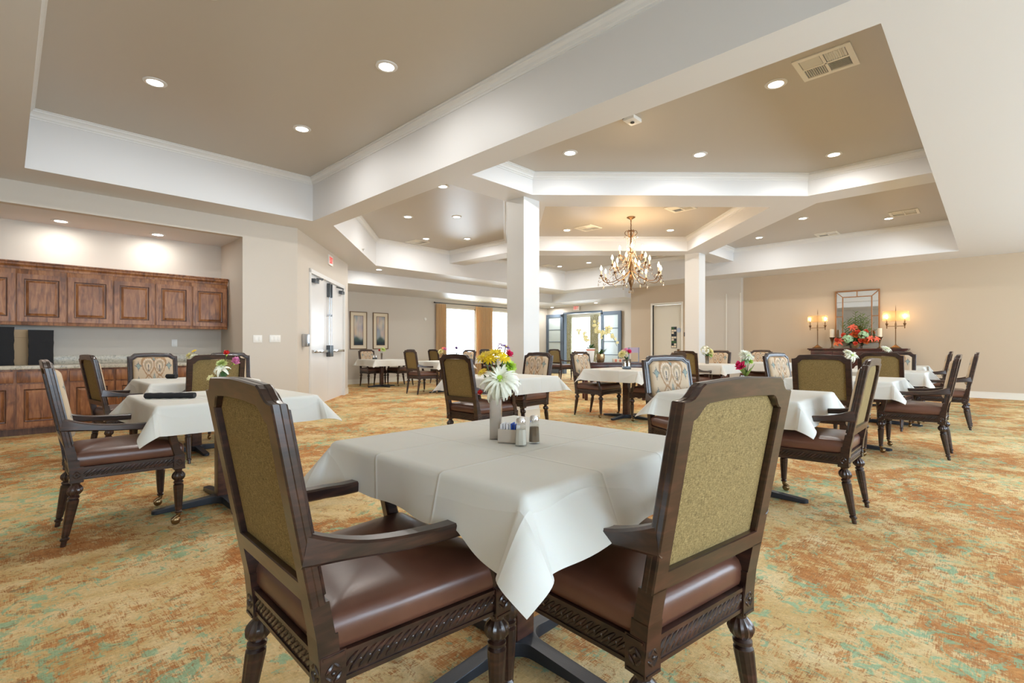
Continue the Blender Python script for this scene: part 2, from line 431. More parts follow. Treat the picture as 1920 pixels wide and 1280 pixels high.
# --- ceilings: white soffit with two tray openings
tray1 = [(0.14,-1.2),(3.32,-1.2),(3.32,7.55),(0.14,7.55)]
tray2 = [(3.68,.48),(13.5,.48),(13.5,10.6),(6.2,10.6),(3.68,7.6)]
outer = [(UMIN-.05,VMIN-.1),(U_R+.1,VMIN-.1),(U_R+.1,8.56),(U_F+.1,8.56),(U_F+.1,V_WIN+.1),(5.5,V_WIN+.1),(5.5,10.95),(3.28,8.28),(UMIN-.05,8.28)]
mb = MB(); mb.plate(outer, [tray1, tray2], SOFF)
sbuild(mb, 'ceiling', M['ceil'], smooth=0)
mb = MB()
for t in (tray1, tray2):
    n = len(t)
    for i in range(n):
        a, b2 = t[i], t[(i+1)%n]
        mb.quad((a[0],a[1],SOFF),(b2[0],b2[1],SOFF),(b2[0],b2[1],TRAY),(a[0],a[1],TRAY))
sbuild(mb, 'ceiling_fascia', M['ceil'], smooth=0)
mb = MB()
for t in (tray1, tray2): mb.prism(t, TRAY, TRAY+.05)
sbuild(mb, 'ceiling_tray', M['taupe'], smooth=0)
# --- ring beam (diamond) and its four arms, from RING up to TRAY
HI, HO, AW = 2.60, 3.46, .26
inn = [(CU-HI,CV),(CU,CV-HI),(CU+HI,CV),(CU,CV+HI)]
out = [(CU-HO,CV),(CU,CV-HO),(CU+HO,CV),(CU,CV+HO)]
mb = MB()
for i in range(4):
    j = (i+1)%4; mb.prism([inn[i],out[i],out[j],inn[j]][::-1], RING, TRAY-.001)
for r in ((3.68,CU-HI-.2,CV-AW,CV+AW),(CU+HI+.2,13.5,CV-AW,CV+AW),(CU-AW,CU+AW,.48,CV-HI-.2),(CU-AW,CU+AW,CV+HI+.2,10.6)):
    mb.box(*r, RING+.0005, TRAY-.001)
sbuild(mb, 'ceiling_beam', M['ceil'], smooth=0)

# --- crown moulding
def offset(poly, d):
    n = len(poly); res = []
    for i in range(n):
        p0, p1, p2 = Vector(poly[i-1]), Vector(poly[i]), Vector(poly[(i+1)%n])
        e1 = (p1-p0).normalized(); e2 = (p2-p1).normalized()
        n1 = Vector((-e1.y,e1.x)); n2 = Vector((-e2.y,e2.x))
        bis = n1+n2; k = bis.length_squared
        res.append(p1 + bis*(2*d/k) if k > 1e-6 else p1+n1*d)
    return [(p.x,p.y) for p in res]
CROWN = [(a*.8,b_*.85) for a, b_ in [(0,.115),(.012,.115),(.016,.095),(.030,.090),(.040,.062),(.062,.040),(.078,.034),(.082,.016),(.098,.012),(.098,0)]]
def crown(poly, name, top=TRAY, prof=CROWN, mat='ceil_edge'):
    mb = MB(); rings = []
    for d, dz in prof:
        rings.append([(x,y,top-dz) for x,y in offset(poly, d)])
    mb.loft(rings, True, False)
    return sbuild(mb, name, M[mat], smooth=0)
crown(tray1, 'trim_1')
x0, x1, y0, y1 = CU-AW, CU+AW, CV-AW, CV+AW
hq = HO-AW
subs = [[(3.68,.48),(x0,.48),(x0,CV-hq),(CU-hq,y0),(3.68,y0)],
        [(x1,.48),(13.5,.48),(13.5,y0),(CU+hq,y0),(x1,CV-hq)],
        [(13.5,y1),(13.5,10.6),(x1,10.6),(x1,CV+hq),(CU+hq,y1)],
        [(x0,10.6),(6.2,10.6),(3.68,7.6),(3.68,y1),(CU-hq,y1),(x0,CV+hq)]]
for i, sp_ in enumerate(subs): crown(sp_, 'trim_%d' % (i+2))
crown(inn, 'trim_6')

# --- dropped borders by the window wall and the french doors
mb = MB(); mb.box(5.62, U_F, 11.75, V_WIN, LOWC-.02, SOFF+.02); sbuild(mb, 'ceiling_drop', M['ceil'], smooth=0)
mb = MB(); mb.box(14.2, U_F, 8.66, 11.75, LOWC, SOFF+.02); sbuild(mb, 'ceiling_drop_passage', M['ceil'], smooth=0)

# --- walls
def wallbox(name, boxes, mat='wall'):
    mb = MB()
    for b_ in boxes: mb.box(*b_)
    return sbuild(mb, name, M[mat], smooth=0)
NU, NV, NZ = 2.52, 9.28, 2.78
wallbox('wall_left', [(NU,3.35,V_CAB,NV+.1,0,SOFF),(UMIN,NU,V_CAB,V_CAB+.12,NZ,SOFF),(UMIN,NU,NV,NV+.1,0,NZ+.05)])
mb = MB(); mb.box(UMIN,NU,V_CAB+.12,NV,NZ,NZ+.05); sbuild(mb, 'ceiling_niche', M['ceil'], smooth=0)
DD = Vector((.646,.763)).normalized(); DN = Vector((DD.y,-DD.x)); DA = Vector((3.35,8.2)); DLEN = 3.52
DANG = atan2(DD.y, DD.x)
DM = Matrix.Translation((DA.x,DA.y,0)) @ RZ(DANG)      # local x along the door wall, local -y faces the room
D0, D1, DH = .66, 3.14, 2.44
mb = MB()
mb.box(0,D0,0,.16,0,SOFF,M=DM); mb.box(D1,DLEN,0,.16,0,SOFF,M=DM); mb.box(D0,D1,0,.16,DH,SOFF,M=DM)
sbuild(mb, 'wall_doors', M['wall'], smooth=0)
ex, ey = DA + DD*DLEN
wallbox('wall_corner', [(5.5,ex,ey,V_WIN,0,SOFF)])
WZ0, WZ1 = .62, 2.47
WINS = [(10.62,11.99),(12.76,14.15)]
bx = [(5.4,U_F+.1,V_WIN,V_WIN+.15,0,WZ0),(5.4,U_F+.1,V_WIN,V_WIN+.15,WZ1,SOFF),(5.4,WINS[0][0],V_WIN,V_WIN+.15,WZ0,WZ1),
      (WINS[0][1],WINS[1][0],V_WIN,V_WIN+.15,WZ0,WZ1),(WINS[1][1],U_F+.1,V_WIN,V_WIN+.15,WZ0,WZ1)]
wallbox('wall_windows', bx)
F0, F1, FH = 10.77, 12.60, 2.455
wallbox('wall_back', [(U_F,U_F+.14,8.5,F0,0,SOFF),(U_F,U_F+.14,F1,V_WIN+.1,0,SOFF),(U_F,U_F+.14,F0,F1,FH,SOFF)])
R0, R1, RH = 6.90, 7.87, 2.44
wallbox('wall_right', [(U_R,U_R+.14,VMIN,R0,0,SOFF),(U_R,U_R+.14,R1,8.66,0,SOFF),(U_R,U_R+.14,R0,R1,RH,SOFF)], 'wall_tan')
wallbox('wall_passage', [(U_R+.14,U_F,8.52,8.66,0,SOFF)])
wallbox('wall_pier', [(14.42,U_R+.01,5.06,6.12,0,SOFF)])
mb = MB()
for v_ in (5.07, 5.46): mb.box(14.405,14.43,v_-.012,v_+.012,.15,2.62)
sbuild(mb, 'trim_7', M['trim'], smooth=0)
wallbox('wall_far_left', [(UMIN-.1,UMIN,VMIN,NV,0,SOFF)])
# near wall behind the camera, with windows
NW = [(-1.6,.6),(1.6,3.8),(4.8,7.0),(8.0,10.2),(11.2,13.4)]
NZ0, NZ1 = .5, 2.6
bx = [(UMIN,U_R+.1,VMIN-.15,VMIN,0,NZ0),(UMIN,U_R+.1,VMIN-.15,VMIN,NZ1,SOFF)]
e0 = UMIN
for a, b2 in NW: bx.append((e0,a,VMIN-.15,VMIN,NZ0,NZ1)); e0 = b2
bx.append((e0,U_R+.1,VMIN-.15,VMIN,NZ0,NZ1))
wallbox('wall_near', bx)

# --- windows
wi = 0
def window(u0,u1,v,z0,z1,wall='v',mull=1,fw=.045):
    global wi; wi += 1
    mb = MB(); y0, y1 = (v+.05, v+.11)
    def B(a,b_,c,d):
        if wall == 'v': mb.box(a,b_,y0,y1,c,d)
        else: mb.box(y0,y1,a,b_,c,d)
    B(u0,u0+fw,z0,z1); B(u1-fw,u1,z0,z1); B(u0,u1,z0,z0+fw); B(u0,u1,z1-fw,z1)
    for k in range(mull): 
        c = u0+(u1-u0)*(k+1)/(mull+1); B(c-.015,c+.015,z0,z1)
    fr = sbuild(mb, 'window_%d' % wi, M['trim'], smooth=0)
    mb = MB()
    if wall == 'v': mb.box(u0,u1,v+.075,v+.081,z0,z1)
    else: mb.box(v+.075,v+.081,u0,u1,z0,z1)
    mb.build('pane', M['pane'], fr, smooth=0)
    return fr
for a, b2 in WINS: window(a,b2,V_WIN,WZ0,WZ1,mull=0)
for a, b2 in NW: window(a,b2,VMIN-.15,NZ0,NZ1)
for a, b2 in NW: portal('daylight_portal', ((a+b2)/2, VMIN-.16, (NZ0+NZ1)/2), (radians(-90),0,pi), b2-a, NZ1-NZ0)
for a, b2 in WINS: portal('daylight_portal', ((a+b2)/2, V_WIN+.16, (WZ0+WZ1)/2), (radians(90),0,pi), b2-a, WZ1-WZ0)

# --- sunroom beyond the french doors
SU = 20.2
wallbox('wall_sunroom', [(U_F+.14,SU,8.8,8.9,0,2.95),(U_F+.14,SU,16.1,16.2,0,2.95),(U_F+.001,U_F+.14,13.65,16.2,0,2.95),(SU,SU+.12,8.8,16.2,0,.4),(SU,SU+.12,8.8,16.2,2.62,2.95),
        (SU,SU+.12,8.8,10.2,.4,2.62),(SU,SU+.12,15.5,16.2,.4,2.62)])
mb = MB(); mb.box(U_F+.14,SU+.1,8.8,16.2,2.95,3.0); sbuild(mb,'ceiling_sunroom',M['ceil'],smooth=0)
window(10.2,15.5,SU,.4,2.62,'u',3)
portal('daylight_portal', (SU+.14, 12.85, 1.51), (radians(90),0,radians(90)), 5.3, 2.22)

# --- baseboards
def base(name, segs):
    mb = MB()
    for (a, b2, nx, ny) in segs:
        A = Vector(a); B_ = Vector(b2); n_ = Vector((nx,ny)).normalized()
        for w_, z0, z1 in ((.014,0,.11),(.010,.11,.128),(.018,.128,.14)):
            q = [A,B_,B_+n_*w_,A+n_*w_]; mb.prism([(p.x,p.y) for p in q], z0, z1)
    return sbuild(mb, name, M['trim'], smooth=0)
base('baseboard_right', [((U_R,VMIN),(U_R,5.06),-1,0),((14.42,5.06),(14.42,6.12),-1,0),((U_R,6.12),(U_R,R0-.06),-1,0),((U_R,R1+.06),(U_R,8.66),-1,0)])
base('baseboard_windows', [((5.62,V_WIN),(U_F,V_WIN),0,-1)])
base('baseboard_back', [((U_F,8.66),(U_F,F0-.05),-1,0),((U_F,F1+.05),(U_F,V_WIN),-1,0)])
base('baseboard_left', [((NU,V_CAB),(3.35,V_CAB),0,-1)])
p = lambda t: tuple(DA+DD*t)
base('baseboard_doors', [(p(0),p(D0-.08),DN.x,DN.y),(p(D1+.08),p(DLEN),DN.x,DN.y)])

# --- columns
for nm, (cx_, cy_) in (('column_near',(5.64,5.25)),('column_far',(11.86,5.25))):
    mb = MB(); mb.box(cx_-.18,cx_+.18,cy_-.18,cy_+.18,0,RING+.01)
    o = sbuild(mb, 'wall_'+nm, M['ceil_edge'], bevel=.008, smooth=0)
    base('baseboard_'+nm, [((cx_-.18,cy_-.18),(cx_+.18,cy_-.18),0,-1),((cx_-.18,cy_+.18),(cx_-.18,cy_-.18),-1,0)])

# --- double door on the angled wall
dn = 0
def doorobj(mb, mat):
    global dn; dn += 1
    return sbuild(mb, 'door_%d' % dn, mat, bevel=.003, smooth=0)
mb = MB()
for a, b2 in ((D0-.055,D0+.02),(D1-.02,D1+.055)): mb.box(a,b2,-.02,.1,0,DH+.055,M=DM)
mb.box(D0-.055,D1+.055,-.02,.1,DH-.02,DH+.055,M=DM)
sbuild(mb,'trim_8',M['ceil_edge'],smooth=0)
mid = (D0+D1)/2
for a, b2, sgn in ((D0+.025,mid-.002,1),(mid+.002,D1-.025,-1)):
    mb = MB(); mb.box(a,b2,.02,.065,.012,DH-.025,M=DM); d_ = doorobj(mb, M['door_white'])
    mb = MB(); mb.box(a+.10,b2-.10,-.045,-.005,.99,1.04,M=DM); mb.box(a+.10,a+.14,-.02,.02,.985,1.045,M=DM)
    mb.build('panic_bar', M['chrome'], d_, bevel=.006)
    xx = (mid-.07) if sgn > 0 else (mid+.07)
    mb = MB(); mb.box(xx-.055,xx+.055,-.06,.02,.90,1.13,M=DM); mb.build('exit_latch', M['dark_steel'], d_, bevel=.01)
    mb = MB(); mb.tube([(xx,-.03,1.12),(xx,-.03,DH-.3)],.011,8,M=DM); mb.box(xx-.02,xx+.02,-.05,.02,1.72,1.76,M=DM)
    mb.build('vertical_rod', M['steel'], d_)
    mb = MB(); mb.box(xx-.028,xx+.028,-.05,.02,DH-.34,DH-.06,M=DM); mb.build('top_latch', M['dark_steel'], d_, bevel=.01)
    xh = a+.12 if sgn > 0 else b2-.36
    mb = MB(); mb.box(xh,xh+.24,-.05,.02,DH-.17,DH-.10,M=DM)
    mb.bar([(xh+.12,-.04,DH-.09),(xh+.12+.2*sgn,-.10,DH-.075),(xh+.12+.42*sgn,-.01,DH-.06)],.03,.012,(0,0,1),M=DM)
    mb.build('door_closer', M['dark_steel'], d_, bevel=.004)

# --- cream door on right wall (faces -u)
mb = MB(); mb.box(U_R+.05,U_R+.10,R0+.01,R1-.01,.01,RH-.01); d_ = doorobj(mb, M['door_tan'])
mb = MB(); mb.lathe([(.026,0),(.026,.01),(.012,.014),(.012,.04),(.028,.05),(.030,.065),(.02,.078),(.004,.08)],14,M=T(U_R+.05,R0+.10,1.0) @ RY(-pi/2)); mb.build('door_knob',M['bronze'],d_)
mb = MB(); mb.box(U_R+.042,U_R+.052,7.07,7.25,1.06,1.73); mb.build('vision_frame',M['dark_steel'],d_,smooth=0)
mb = MB(); rr = random.Random(3)
for i in range(9):
    for j in range(2): mb.box(U_R+.038,U_R+.0425,7.085+j*.08,7.155+j*.08,1.075+i*.072,1.135+i*.072, mi=rr.choice([0,1,1,2]))
mb.build('notice_strip',[M['leaf'],M['mat_board'],M['iron']],d_,smooth=0)
mb = MB(); mb.lathe([(.075,0),(.075,.006),(.06,.007)],16,M=T(U_R+.05,7.00,1.62) @ RY(-pi/2)); mb.build('round_sign',flat('pale_blue_sign',srgb(176,188,208),.5),d_)
mb = MB()
for b_ in ((R0-.06,R0,0,RH+.06),(R1,R1+.06,0,RH+.06)): mb.box(U_R-.02,U_R+.12,*b_)
mb.box(U_R-.02,U_R+.12,R0,R1,RH,RH+.06); sbuild(mb,'trim_9',M['trim'],smooth=0)

# --- french doors, swung open flat against the wall
for (va, vb, sgn) in ((12.60,13.49,1),(9.86,10.76,-1)):
    mb = MB(); ux0, ux1 = U_F-.085, U_F-.04
    st = .135
    mb.box(ux0,ux1,va,va+st,.01,FH-.01); mb.box(ux0,ux1,vb-st,vb,.01,FH-.01)
    mb.box(ux0,ux1,va+st,vb-st,.01,.30); mb.box(ux0,ux1,va+st,vb-st,FH-.15,FH-.01)
    for k in range(1,4):
        z_ = .30+(FH-.45)*k/4; mb.box(ux0+.008,ux1-.008,va+st,vb-st,z_-.012,z_+.012)
    d_ = doorobj(mb, M['frame_blue'])
    mb = MB(); mb.box(ux0+.02,ux0+.026,va+st,vb-st,.30,FH-.15); mb.build('glass_pane', flat('frosted_bright_glass',srgb(206,222,226),.12), d_, smooth=0)
    yh = va+.06 if sgn > 0 else vb-.06
    mb = MB(); mb.box(ux0-.04,ux0,yh-.035,yh+.035,FH-.10,FH-.04); mb.build('door_closer',M['iron'],d_,smooth=0)
    if sgn > 0:
        mb = MB()
        for z_ in (.3,1.25,2.15): mb.box(U_F-.04,U_F-.0,va-.012,va+.008,z_-.06,z_+.06)
        mb.build('hinge',M['iron'],d_,smooth=0)
mb = MB(); mb.box(U_F-.03,U_F+.15,F0-.03,F0+.02,0,FH); mb.box(U_F-.03,U_F+.15,F1-.02,F1+.03,0,FH); mb.box(U_F-.03,U_F+.15,F0-.03,F1+.03,FH-.02,FH+.05)
sbuild(mb,'trim_10',M['frame_blue'],smooth=0)
# ================================================================== CHAIR
def chair_parts(root):
    rake = lambda z: -.26 - max(0, z-.42)*.184
    SL = Vector((0,-.184,1)).normalized()
    def rk(x, y, z): return (x, rake(z)+y, z)
    # ---- backrest frame
    half = [((0,.545),(0,.592)),((-.12,.545),(-.12,.592)),((-.248,.545),(-.200,.592)),((-.248,.70),(-.200,.70)),((-.248,.90),(-.200,.900)),((-.248,.9845),(-.200,.938)),
            ((-.226,.986),(-.190,.942)),((-.212,.990),(-.180,.950)),((-.200,1.000),(-.170,.962)),((-.190,1.013),(-.160,.970)),((-.176,1.021),(-.148,.974)),((-.07,1.026),(-.07,.978)),((0,1.028),(0,.979))]
    loop = half + [((-a[0],a[1]),(-b_[0],b_[1])) for a, b_ in half[-2:0:-1]]
    sec = [(0,.004),(.06,0),(.96,0),(1,.004),(1,.030),(.92,.036),(.62,.036),(.58,.042),(.34,.043),(.30,.036),(.06,.034),(0,.030),(0,.019),(.03,.017)]
    mb = MB(); rings = []
    for O, I in loop:
        rings.append([rk(O[0]+(I[0]-O[0])*t, d, O[1]+(I[1]-O[1])*t) for t, d in sec])
    mb.loft(rings, True, False, cyc=True)
    for s in (-1,1):    # posts down to the seat block
        for z0, z1, w0, w1, dd in ((.47,.55,.049,.049,.042),(.375,.472,.053,.053,.048)):
            x0 = s*.245; xi = s*(.245-w0)
            mb.loft([[rk(x0,0 if dd<.05 else -.003,z),rk(xi,0 if dd<.05 else -.003,z),rk(xi,dd,z),rk(x0,dd,z)] for z in (z0,z1)], True, True)
    mb.build('backrest_frame', M['chair_wood'], root, smooth=22)
    # ---- panels
    def hw(z):
        if z < .940: return .198
        return .198 - ((z-.940)/.034)**1.0*.048
    def panel(name, mats, y0, dome, nx, nz, z0, z1, paintf=None, back=False):
        mb = MB(); rows = []
        for j in range(nz+1):
            z = z0+(z1-z0)*j/nz; w = hw(z); row = []
            for i in range(nx+1):
                x = -w + 2*w*i/nx; a = 1-abs(x)/w if w else 0; bb_ = min(j, nz-j)/nz*2
                e = min(1, a*6)*min(1, bb_*6); e = sqrt(max(0,1-(1-e)**2))
                k = (1-(x/w)**2)**.5*.5+.5 if abs(x)<w else .5
                y = y0 + (dome*e*k if not back else -dome*e*k)
                row.append((rk(x,y,z), (x/.198, (z-.590)/.384)))
            rows.append(row)
        vs = [p[0] for r in rows for p in r]; W_ = nx+1
        fs = [(j*W_+i, j*W_+i+1, (j+1)*W_+i+1, (j+1)*W_+i) for j in range(nz) for i in range(nx)]
        mb.add(vs, fs)
        if paintf: mb.c = [paintf(*p[1]) for r in rows for p in r]
        return mb.build(name, mats, root, smooth=80, fix=False)
    panel('back_panel', M['weave'], .018, .004, 12, 22, .588, .976, back=True)
    rn = random.Random(5); jit = [rn.uniform(-1,1) for _ in range(200)]
    def ik(x, y):
        ci = int((x+1)*38)+50
        yy = y + .018*jit[ci % 200]
        cream = (.60,.47,.33); c = list(cream)
        def mixin(col, k):
            for q in range(3): c[q] = c[q]*(1-k)+col[q]*k
        ax = abs(x)
        # ogee rings around +-.30
        for cy, sx_, sy_ in ((.72,.30,.30),(.20,.26,.26)):
            dx = (ax-.28)/sx_; dy = (yy-cy)/sy_
            taper = 1+.5*dy if cy > .5 else 1-.4*dy
            r = sqrt((dx/max(.25,taper))**2+dy**2)
            if r < 1.08: mixin((.46,.30,.17), .62)
            if .86 < r < 1.04: mixin((.36,.20,.10), .8)
            elif .68 < r < .78: mixin((.72,.62,.50), .85)
            elif .44 < r < .56: mixin((.28,.27,.22), .65)
            elif r < .36: mixin((.70,.60,.46), .7)
        if abs(ax-.28) < .035 and (.66<yy<.76 or .56<yy<.61): mixin((.10,.09,.11), .9)
        if abs(ax-.28) < .06 and .62<yy<.645: mixin((.12,.10,.12), .85)
        for cx, cy, a, b_ in ((.76,.74,.19,.15),(.76,.30,.15,.13),(0,.95,.10,.08)):
            dx, dy = abs(ax-cx)/a, abs(yy-cy)/b_
            s_ = sqrt(dx)+sqrt(dy) if dx<1 and dy<1 else 9
            l1 = dx+dy
            if l1 < 1.0 and (s_ < 1.18):
                mixin((.13,.15,.16) if (l1 > .55 or s_>1.02) else (.24,.33,.31), .88)
        # central teal spire
        w_ = .16*(1-yy/.52) if yy < .52 else 0
        if ax < w_+.02 and yy<.52:
            mixin((.22,.27,.26) if ax > w_-.03 else (.38,.45,.40), .8)
            if ax < .045 and yy < .3: mixin((.62,.50,.34), .8)
        dx, dy = (ax-.62)/.13, (yy-.08)/.09
        if dx*dx+dy*dy < 1: mixin((.12,.12,.15) if dx*dx+dy*dy>.4 else (.5,.42,.34), .85)
        if ax > .93: mixin((.60,.44,.26), .5)
        return tuple(c)
    panel('back_cushion', M['ikat'], .036, .038, 76, 70, .590, .974, ik)
    # ---- seat frame
    mb = MB(); zb0, zb1 = .345, .432
    fr = [(-.245,-.26),(.245,-.26),(.285,.27),(-.285,.27)]
    blocks = [(-.2175,-.2325),(.2175,-.2325),(.2575,.2425),(-.2575,.2425)]
    for bx_, by_ in blocks:
        mb.box(bx_-.029,bx_+.029,by_-.029,by_+.029,zb0,zb1)
        for dx, dy, nx_, ny_ in ((0,-.029,0,-1),(0,.029,0,1),(.029,0,1,0),(-.029,0,-1,0)):
            for q in range(4):
                a = pi/4+q*pi/2; u_ = cos(a)*.013; w_ = sin(a)*.017
                c = (bx_+dx+(u_ if ny_ else 0), by_+dy+(u_ if nx_ else 0), (zb0+zb1)/2+w_)
                rot = (RY(a-pi/2) if ny_ else RX(-(a-pi/2))).to_3x3()
                mb.ball(c,.005,.005,.013,6,4,rot=rot)
            mb.ball((bx_+dx,by_+dy,(zb0+zb1)/2),.006,n=6,k=4)
            w2 = .024
            for zz_ in (zb0+.006,zb1-.006):
                if ny_: mb.box(bx_-w2,bx_+w2,by_+dy-.0025,by_+dy+.0025,zz_-.003,zz_+.003)
                else: mb.box(bx_+dx-.0025,bx_+dx+.0025,by_-w2,by_+w2,zz_-.003,zz_+.003)
    for i in range(4):
        a = Vector(blocks[i]); b_ = Vector(blocks[(i+1)%4]); d_ = (b_-a).normalized(); n_ = Vector((d_.y,-d_.x))
        a2 = a+d_*.029; b2 = b_-d_*.029; L_ = (b2-a2).length
        Mx = Matrix.Translation((a2.x,a2.y,0)) @ RZ(atan2(d_.y,d_.x))
        mb.box(0,L_,-.020,.012,.362,.425,M=Mx)
        mb.box(0,L_,-.027,.012,.417,.428,M=Mx); mb.box(0,L_,-.024,.012,.358,.368,M=Mx)
        k = int(L_/.0215); st = L_/k
        for q in range(k):
            mb.ball((st*(q+.5),-.021,.3925),.0062,.005,.030,6,5,M=Mx,rot=RY(radians(48)).to_3x3())
            mb.ball((st*(q+.5)+.004,-.023,.3925),.004,.004,.006,5,3,M=Mx)
    mb.build('seat_frame', M['chair_wood'], root, smooth=45)
    # ---- seat cushion
    pts = []
    cs = [(-.216,-.226,pi,1.5*pi),(.216,-.226,1.5*pi,2*pi),(.256,.244,0,.5*pi),(-.256,.244,.5*pi,pi)]
    for cx_, cy_, a0, a1 in cs:
        for q in range(7):
            a = a0+(a1-a0)*q/6; pts.append((cx_+.022*cos(a), cy_+.022*sin(a)))
    n = len(pts); cc = Vector((0,.02))
    res = []
    for i in range(n):      # resample edges for a smooth dome
        p0 = Vector(pts[i]); p1 = Vector(pts[(i+1)%n]); m_ = max(1,int((p1-p0).length/.06))
        for q in range(m_): res.append(p0+(p1-p0)*q/m_)
    rings = []
    for ins, z in ((.010,.427),(.001,.432),(-.003,.446),(-.004,.464),(-.003,.482),(.004,.498),(.018,.509),(.045,.518),(.09,.525),(.16,.530),(.235,.531)):
        ring = []
        for p_ in res:
            v_ = p_-cc; r_ = v_.length; t = max(.02,(r_-ins*(r_/.25))/r_); ring.append((cc.x+v_.x*t, cc.y+v_.y*t, z))
        rings.append(ring)
    mb = MB(); mb.loft(rings, True, True); mb.build('seat', M['leather'], root, smooth=60)
    # ---- arms
    for s in (-1,1):
        mb = MB()
        path = []
        for t in range(11):
            k = t/10; y = -.290+k*.26; z = .636+.034*(1-k)**1.7; x = s*(.226+.040*k**.8)
            path.append((x,y,z))
        path += [(s*.268,.03,.632),(s*.272,.10,.632),(s*.275,.165,.638),(s*.275,.195,.635)]
        hs = [.036+.038*max(0,1-i/6)**1.8 for i in range(11)]+[.036,.036,.036,.034]
        mb.bar(path, .046, hs, (1,0,0))
        up = [(s*.275,.172,.640),(s*.275,.190,.630),(s*.274,.198,.606),(s*.272,.205,.565),(s*.267,.216,.51),(s*.262,.230,.462),(s*.258,.243,.425)]
        mb.bar(up, [.046,.046,.044,.042,.040,.044,.050], [.03,.036,.040,.042,.044,.05,.056], (1,0,0))
        mb.build('armrest', M['chair_wood'], root, smooth=40)
    # ---- legs
    prof = [(.0235,.352),(.0255,.345),(.020,.338),(.019,.330),(.027,.322),(.0345,.311),(.037,.300),(.0345,.289),(.027,.279),(.0195,.272),(.0265,.266),(.0265,.258),(.0205,.253),(.0270,.246),(.0275,.235)]
    rear = prof + [(.0175,.055),(.0135,.050),(.0210,.042),(.0205,.034),(.0130,.028),(.0135,.010),(.012,.0)]
    front = prof + [(.0185,.092),(.0145,.088),(.0195,.080),(.0190,.072)]
    for s in (-1,1):
        mb = MB(); mb.lathe(rear[::-1], 24, flute=1, fl0=.06, fl1=.24)
        mb2 = MB(); mb2.lathe([(r*1.0,z) for r,z in rear[::-1]], 24, flute=1, fl0=.279, fl1=.322)
        mb.v = [Vector((p.x if p.z<.27 or p.z>.33 else q.x, p.y if p.z<.27 or p.z>.33 else q.y, p.z)) for p, q in zip(mb.v, mb2.v)]
        for p_ in mb.v:
            p_.y += -.2325 - .055*max(0,1-p_.z/.35)**1.2; p_.x += s*.2175
        mb.build('leg', M['chair_wood'], root, smooth=24)
        mb = MB(); mb.lathe(front[::-1], 24, flute=1, fl0=.10, fl1=.24)
        mb2 = MB(); mb2.lathe(front[::-1], 24, flute=1, fl0=.279, fl1=.322)
        mb.v = [Vector((p.x if p.z<.27 or p.z>.33 else q.x, p.y if p.z<.27 or p.z>.33 else q.y, p.z)) for p, q in zip(mb.v, mb2.v)]
        for p_ in mb.v: p_.x += s*.2575; p_.y += .2425
        lg = mb.build('leg', M['chair_wood'], root, smooth=24)
        mb = MB(); mb.lathe([(.008,.045),(.012,.055),(.0135,.066),(.0135,.074)],12,M=T(s*.2575,.2425,0))
        mb.ball((s*.2575,.228,.027),.020,.026,.0265,14,10)
        mb.bar([(s*.2575,.2425,.058),(s*.2575,.225,.052),(s*.2575,.205,.036)],.030,.006,(1,0,0))
        mb.build('caster', M['brass'], lg, smooth=50)

